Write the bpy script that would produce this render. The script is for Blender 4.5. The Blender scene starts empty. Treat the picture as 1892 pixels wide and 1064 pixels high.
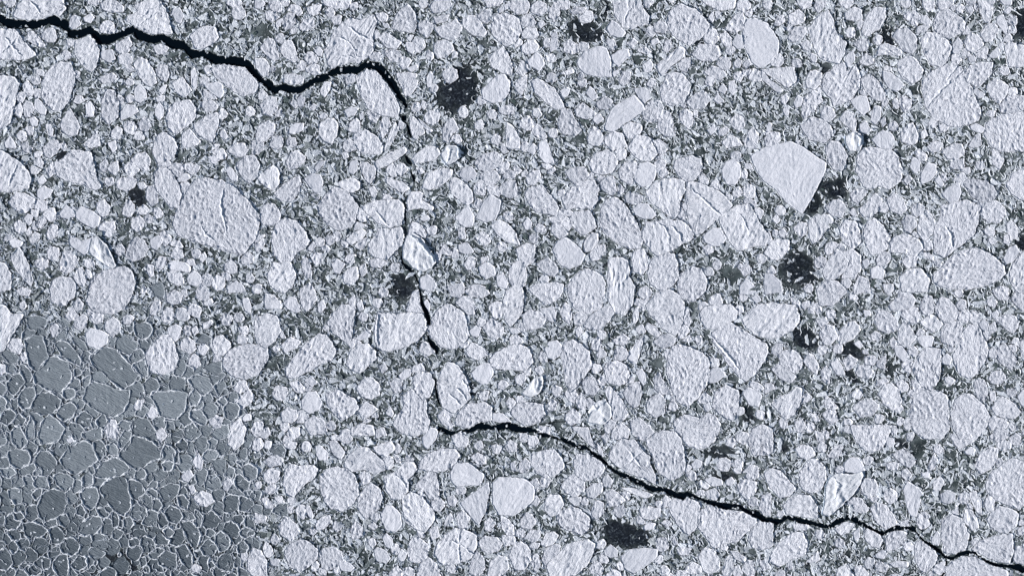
import bpy, math, random
import numpy as np
from mathutils import geometry as geo, Vector

rng = np.random.default_rng(7)
random.seed(7)
C = bpy.context.scene.collection
SC = bpy.context.scene
S = 0.1                      # metres per photo pixel
W, H = 1892, 1064

# ---------------------------------------------------------------- camera
cam_data = bpy.data.cameras.new("camera")
cam = bpy.data.objects.new("camera", cam_data)
C.objects.link(cam)
cam_data.sensor_fit = 'HORIZONTAL'
cam_data.angle = math.radians(30.0)
CAM_Z = (W * S / 2) / math.tan(math.radians(15.0))
cam.location = (0, 0, CAM_Z + 0.2)
cam.rotation_euler = (0, 0, 0)
cam_data.clip_start = 1.0
cam_data.clip_end = 5000
SC.camera = cam

# ---------------------------------------------------------------- light
SUN_EL, SUN_AZ = 21.5, 254.0          # azimuth clockwise from photo-up
world = bpy.data.worlds.new("World")
SC.world = world
world.use_nodes = True
nt = world.node_tree
nt.nodes.clear()
wo = nt.nodes.new('ShaderNodeOutputWorld')
bg = nt.nodes.new('ShaderNodeBackground')
sky = nt.nodes.new('ShaderNodeTexSky')
sky.sky_type = 'NISHITA'
sky.sun_disc = False
sky.sun_elevation = math.radians(SUN_EL)
sky.sun_rotation = math.radians(SUN_AZ)
bg.inputs['Strength'].default_value = 0.07
nt.links.new(sky.outputs[0], bg.inputs[0])
nt.links.new(bg.outputs[0], wo.inputs[0])
sd = bpy.data.lights.new("sun", 'SUN')
sd.energy = 4.9
sd.angle = math.radians(0.5)
sd.color = (1.0, 0.975, 0.95)
sun = bpy.data.objects.new("sun", sd)
C.objects.link(sun)
az, el = math.radians(SUN_AZ), math.radians(SUN_EL)
to_sun = Vector((math.sin(az) * math.cos(el), math.cos(az) * math.cos(el), math.sin(el)))
sun.rotation_euler = to_sun.to_track_quat('Z', 'Y').to_euler()
sun.location = to_sun * 300
SC.view_settings.view_transform = 'Standard'
SC.view_settings.look = 'None'
SC.view_settings.gamma = 1
SC.view_settings.exposure = 0.20

# ---------------------------------------------------------------- helpers
def px(p):
    """photo pixels -> metres"""
    p = np.asarray(p, float)
    return np.stack([(p[..., 0] - W / 2) * S, (H / 2 - p[..., 1]) * S], -1)

def tile(ox, oy, txt):
    k = 10 / 3.9417
    a = np.array([[float(v) for v in t.split(',')] for t in txt.split()])
    return a * k + np.array([ox, oy])

_P = rng.permutation(4096)
_G = np.stack([np.cos(rng.random(4096) * 6.2832), np.zeros(4096)], -1)
_ang = rng.random(4096) * 6.2832
_G = np.stack([np.cos(_ang), np.sin(_ang)], -1)

def perlin(x, y):
    xi = np.floor(x).astype(int); yi = np.floor(y).astype(int)
    xf = x - xi; yf = y - yi
    u = xf * xf * xf * (xf * (xf * 6 - 15) + 10)
    v = yf * yf * yf * (yf * (yf * 6 - 15) + 10)
    def g(a, b, dx, dy):
        h = _P[(_P[a & 4095] + b) & 4095]
        return _G[h, 0] * dx + _G[h, 1] * dy
    n00 = g(xi, yi, xf, yf); n10 = g(xi + 1, yi, xf - 1, yf)
    n01 = g(xi, yi + 1, xf, yf - 1); n11 = g(xi + 1, yi + 1, xf - 1, yf - 1)
    a = n00 + u * (n10 - n00); b = n01 + u * (n11 - n01)
    return (a + v * (b - a)) * 1.5

def sstep(a, b, x):
    t = np.clip((x - a) / (b - a), 0, 1)
    return t * t * (3 - 2 * t)

def area(p):
    x, y = p[:, 0], p[:, 1]
    return 0.5 * float(np.sum(x * np.roll(y, -1) - np.roll(x, -1) * y))

def inside(poly, X, Y):
    c = np.zeros(X.shape, bool)
    n = len(poly)
    for i in range(n):
        x0, y0 = poly[i]; x1, y1 = poly[(i + 1) % n]
        if y0 == y1:
            continue
        k = ((y0 > Y) != (y1 > Y)) & (X < (x1 - x0) * (Y - y0) / (y1 - y0) + x0)
        c ^= k
    return c

def resample(p, step):
    q = np.vstack([p, p[:1]])
    d = np.hypot(*np.diff(q, axis=0).T)
    s = np.concatenate([[0], np.cumsum(d)])
    n = max(7, int(s[-1] / step))
    t = np.linspace(0, s[-1], n, endpoint=False)
    return np.stack([np.interp(t, s, q[:, 0]), np.interp(t, s, q[:, 1])], -1)

def chaikin(p, f=0.22):
    n = np.roll(p, -1, 0)
    a = p * (1 - f) + n * f; b = p * f + n * (1 - f)
    return np.stack([a, b], 1).reshape(-1, 2)

def rough_outline(p, step, amp, seed):
    if area(p) < 0:
        p = p[::-1]
    c = p.mean(0)
    q = c + (chaikin(p, 0.06) - c) * 1.065
    q = resample(q, step)
    d = q - c
    L = np.hypot(d[:, 0], d[:, 1]) + 1e-6
    nn = perlin(q[:, 0] / 14 + seed, q[:, 1] / 14) * 1.5 + perlin(q[:, 0] / 7 + seed, q[:, 1] / 7 + 9) * 1.3 + perlin(q[:, 0] / 3.6 + seed, q[:, 1] / 3.6 + 9) * 1.3
    return c + d * (1 + amp * nn / L)[:, None]

# ---------------------------------------------------------------- materials
def new_mat(name):
    m = bpy.data.materials.new(name)
    m.use_nodes = True
    t = m.node_tree
    b = t.nodes['Principled BSDF']
    return m, t, b

def nd(t, kind, **kw):
    n = t.nodes.new(kind)
    for k, v in kw.items():
        setattr(n, k, v)
    return n

def ramp(t, stops):
    r = nd(t, 'ShaderNodeValToRGB')
    e = r.color_ramp.elements
    while len(e) > 1:
        e.remove(e[-1])
    e[0].position = stops[0][0]; e[0].color = (*stops[0][1], 1)
    for p, c in stops[1:]:
        k = e.new(p); k.color = (*c, 1)
    return r

def snow_mat(name, lo, hi, bump, scale=(0.16, 0.34, 1), slope_ice=None, speck=None):
    """snow / ice with colour running lo..hi by the 'tone' attribute and fine grain"""
    m, t, b = new_mat(name)
    L = t.links.new
    tc = nd(t, 'ShaderNodeAttribute', attribute_name='tc')
    tone = nd(t, 'ShaderNodeAttribute', attribute_name='tone')
    mp = nd(t, 'ShaderNodeMapping'); mp.inputs['Scale'].default_value = scale
    L(tc.outputs['Vector'], mp.inputs['Vector'])
    n1 = nd(t, 'ShaderNodeTexNoise'); n1.inputs['Scale'].default_value = 1.0; n1.inputs['Detail'].default_value = 5; n1.inputs['Roughness'].default_value = 0.62
    L(mp.outputs[0], n1.inputs['Vector'])
    n2 = nd(t, 'ShaderNodeTexNoise'); n2.inputs['Scale'].default_value = 0.28; n2.inputs['Detail'].default_value = 3
    L(mp.outputs[0], n2.inputs['Vector'])
    # tone + noise
    mx = nd(t, 'ShaderNodeMath', operation='MULTIPLY_ADD'); mx.inputs[1].default_value = 0.5
    L(n2.outputs[0], mx.inputs[0]); L(tone.outputs['Fac'], mx.inputs[2])
    sb = nd(t, 'ShaderNodeMath', operation='SUBTRACT', use_clamp=True); sb.inputs[1].default_value = 0.25
    L(mx.outputs[0], sb.inputs[0])
    rp = ramp(t, [(0, lo), (1, hi)])
    L(sb.outputs[0], rp.inputs[0])
    col = rp.outputs[0]
    if speck:
        rs = ramp(t, [(0.62, (0, 0, 0)), (0.72, (1, 1, 1))])
        L(n1.outputs[0], rs.inputs[0])
        mixc = nd(t, 'ShaderNodeMixRGB'); mixc.inputs['Color2'].default_value = (*speck, 1)
        L(rs.outputs[0], mixc.inputs['Fac']); L(col, mixc.inputs['Color1'])
        col = mixc.outputs[0]
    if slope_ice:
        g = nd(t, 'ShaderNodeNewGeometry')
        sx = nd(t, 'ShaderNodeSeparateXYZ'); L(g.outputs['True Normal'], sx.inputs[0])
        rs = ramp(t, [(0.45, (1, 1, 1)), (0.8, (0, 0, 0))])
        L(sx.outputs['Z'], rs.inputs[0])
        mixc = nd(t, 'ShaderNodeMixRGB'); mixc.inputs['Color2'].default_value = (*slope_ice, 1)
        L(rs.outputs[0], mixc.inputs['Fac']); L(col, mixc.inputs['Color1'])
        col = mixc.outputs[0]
    L(col, b.inputs['Base Color'])
    b.inputs['Roughness'].default_value = 0.85
    b.inputs['Specular IOR Level'].default_value = 0.2
    bp = nd(t, 'ShaderNodeBump'); bp.inputs['Strength'].default_value = 1.0; bp.inputs['Distance'].default_value = bump
    L(n1.outputs[0], bp.inputs['Height'])
    L(bp.outputs[0], b.inputs['Normal'])
    return m

M_PIT = snow_mat('pitted_snow', (0.55, 0.575, 0.645), (0.83, 0.845, 0.915), 0.21, (0.24, 0.40, 1))
M_RID = snow_mat('ridged_snow', (0.58, 0.605, 0.675), (0.85, 0.865, 0.93), 0.19, (0.18, 0.42, 1))
M_SMO = snow_mat('smooth_snow', (0.56, 0.585, 0.655), (0.81, 0.825, 0.895), 0.09, (0.20, 0.38, 1))
M_GRY = snow_mat('bare_grey_ice', (0.118, 0.144, 0.170), (0.335, 0.378, 0.42), 0.24, (0.09, 0.40, 1), speck=(0.52, 0.56, 0.60))
M_FRG = snow_mat('crushed_ice', (0.075, 0.105, 0.105), (0.78, 0.82, 0.885), 0.12, (0.3, 0.3, 1))
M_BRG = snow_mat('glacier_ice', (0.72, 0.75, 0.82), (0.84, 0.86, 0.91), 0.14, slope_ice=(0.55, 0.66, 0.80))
M_RIM = snow_mat('rafted_rim_ice', (0.58, 0.62, 0.67), (0.82, 0.85, 0.91), 0.10, (0.3, 0.3, 1))

def water_mat():
    m, t, b = new_mat('sea_water')
    b.inputs['Base Color'].default_value = (0.002, 0.005, 0.009, 1)
    b.inputs['Roughness'].default_value = 0.12
    b.inputs['IOR'].default_value = 1.33
    b.inputs['Specular IOR Level'].default_value = 0.3
    n = nd(t, 'ShaderNodeTexNoise'); n.inputs['Scale'].default_value = 3; n.inputs['Detail'].default_value = 4
    bp = nd(t, 'ShaderNodeBump'); bp.inputs['Strength'].default_value = 0.25; bp.inputs['Distance'].default_value = 0.02
    tc = nd(t, 'ShaderNodeTexCoord')
    t.links.new(tc.outputs['Object'], n.inputs['Vector'])
    t.links.new(n.outputs[0], bp.inputs['Height']); t.links.new(bp.outputs[0], b.inputs['Normal'])
    return m

def slush_mat():
    """thin grey-green new ice with pale rafted threads frozen into it"""
    m, t, b = new_mat('slush_ice')
    L = t.links.new
    tc = nd(t, 'ShaderNodeTexCoord')
    def noise(sc, det, dist=0.0):
        n = nd(t, 'ShaderNodeTexNoise'); n.inputs['Scale'].default_value = sc; n.inputs['Detail'].default_value = det
        n.inputs['Distortion'].default_value = dist
        L(tc.outputs['Object'], n.inputs['Vector']); return n
    base = noise(0.35, 4)
    rb = ramp(t, [(0.34, (0.026, 0.037, 0.040)), (0.5, (0.070, 0.090, 0.094)), (0.64, (0.17, 0.20, 0.21))])
    L(base.outputs[0], rb.inputs[0])
    thr = noise(1.25, 3, 1.4)
    rt = ramp(t, [(0.465, (0, 0, 0)), (0.495, (1, 1, 1)), (0.505, (1, 1, 1)), (0.535, (0, 0, 0))])
    L(thr.outputs[0], rt.inputs[0])
    brk = noise(0.8, 2)
    rk = ramp(t, [(0.42, (0, 0, 0)), (0.56, (1, 1, 1))])
    L(brk.outputs[0], rk.inputs[0])
    mul = nd(t, 'ShaderNodeMath', operation='MULTIPLY'); L(rt.outputs[0], mul.inputs[0]); L(rk.outputs[0], mul.inputs[1])
    mu2 = nd(t, 'ShaderNodeMath', operation='MULTIPLY'); mu2.inputs[1].default_value = 0.75; L(mul.outputs[0], mu2.inputs[0])
    mix = nd(t, 'ShaderNodeMixRGB'); mix.inputs['Color2'].default_value = (0.55, 0.60, 0.63, 1)
    L(mu2.outputs[0], mix.inputs['Fac']); L(rb.outputs[0], mix.inputs['Color1'])
    L(mix.outputs[0], b.inputs['Base Color'])
    b.inputs['Roughness'].default_value = 0.6
    b.inputs['Specular IOR Level'].default_value = 0.25
    bp = nd(t, 'ShaderNodeBump'); bp.inputs['Distance'].default_value = 0.12
    L(mul.outputs[0], bp.inputs['Height']); L(bp.outputs[0], b.inputs['Normal'])
    return m

def thin_mat():
    """dark see-through new ice: ragged where it frays into the slush"""
    m, t, b = new_mat('dark_thin_ice')
    L = t.links.new
    d = nd(t, 'ShaderNodeAttribute', attribute_name='core')
    tc = nd(t, 'ShaderNodeTexCoord')
    n = nd(t, 'ShaderNodeTexNoise'); n.inputs['Scale'].default_value = 0.45; n.inputs['Detail'].default_value = 4; n.inputs['Roughness'].default_value = 0.6
    L(tc.outputs['Object'], n.inputs['Vector'])
    s = nd(t, 'ShaderNodeMath', operation='MULTIPLY_ADD'); s.inputs[1].default_value = 3.2
    L(n.outputs[0], s.inputs[0]); L(d.outputs['Fac'], s.inputs[2])
    r = ramp(t, [(0.0, (0, 0, 0)), (1, (1, 1, 1))])
    mr = nd(t, 'ShaderNodeMapRange'); mr.inputs['From Min'].default_value = 1.3; mr.inputs['From Max'].default_value = 2.75
    L(s.outputs[0], mr.inputs['Value'])
    a = nd(t, 'ShaderNodeMath', operation='MULTIPLY'); a.inputs[1].default_value = 0.95
    L(mr.outputs[0], a.inputs[0])
    L(a.outputs[0], b.inputs['Alpha'])
    n2 = nd(t, 'ShaderNodeTexNoise'); n2.inputs['Scale'].default_value = 1.6; n2.inputs['Detail'].default_value = 5; n2.inputs['Distortion'].default_value = 1.2
    L(tc.outputs['Object'], n2.inputs['Vector'])
    rc = ramp(t, [(0.36, (0.005, 0.008, 0.014)), (0.52, (0.016, 0.022, 0.033)), (0.62, (0.055, 0.068, 0.085)), (0.74, (0.27, 0.31, 0.35))])
    L(n2.outputs[0], rc.inputs[0])
    L(rc.outputs[0], b.inputs['Base Color'])
    b.inputs['Roughness'].default_value = 0.55
    b.inputs['Specular IOR Level'].default_value = 0.2
    return m

M_WAT, M_SLU, M_THN = water_mat(), slush_mat(), thin_mat()

# ---------------------------------------------------------------- mesh writing
class MB:
    def __init__(self):
        self.v, self.f, self.tc, self.tone, self.mi = [], [], [], [], []
        self.n = 0
    def add(self, v, faces, tc, tone, mi=0):
        self.v.append(v); self.tc.append(tc)
        self.tone.append(np.full(len(v), tone) if np.isscalar(tone) else tone)
        self.f.append(np.asarray(faces, int) + self.n if isinstance(faces, np.ndarray) else [[i + self.n for i in q] for q in faces])
        self.mi.append((len(faces), mi))
        self.n += len(v)
    def build(self, name, mats, loc=(0, 0, 0), parent=None, smooth=True):
        me = bpy.data.meshes.new(name)
        v = np.vstack(self.v) - np.array(loc)
        faces, mi = [], []
        for q, (n, k) in zip(self.f, self.mi):
            faces.extend(q.tolist() if isinstance(q, np.ndarray) else q); mi.extend([k] * n)
        me.from_pydata(v.tolist(), [], faces)
        a = me.attributes.new('tc', 'FLOAT_VECTOR', 'POINT'); a.data.foreach_set('vector', np.vstack(self.tc).astype(np.float32).ravel())
        a = me.attributes.new('tone', 'FLOAT', 'POINT'); a.data.foreach_set('value', np.concatenate(self.tone).astype(np.float32))
        for m in mats:
            me.materials.append(m)
        if len(mats) > 1:
            me.polygons.foreach_set('material_index', mi)
        if smooth:
            me.polygons.foreach_set('use_smooth', [True] * len(faces))
        me.update()
        o = bpy.data.objects.new(name, me)
        C.objects.link(o)
        if parent:
            o.parent = parent
        else:
            o.location = loc
        return o

def tag(o, label=None, cat=None, group=None, kind=None):
    if label: o['label'] = label
    if cat: o['category'] = cat
    if group: o['group'] = group
    if kind: o['kind'] = kind
    return o

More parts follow.
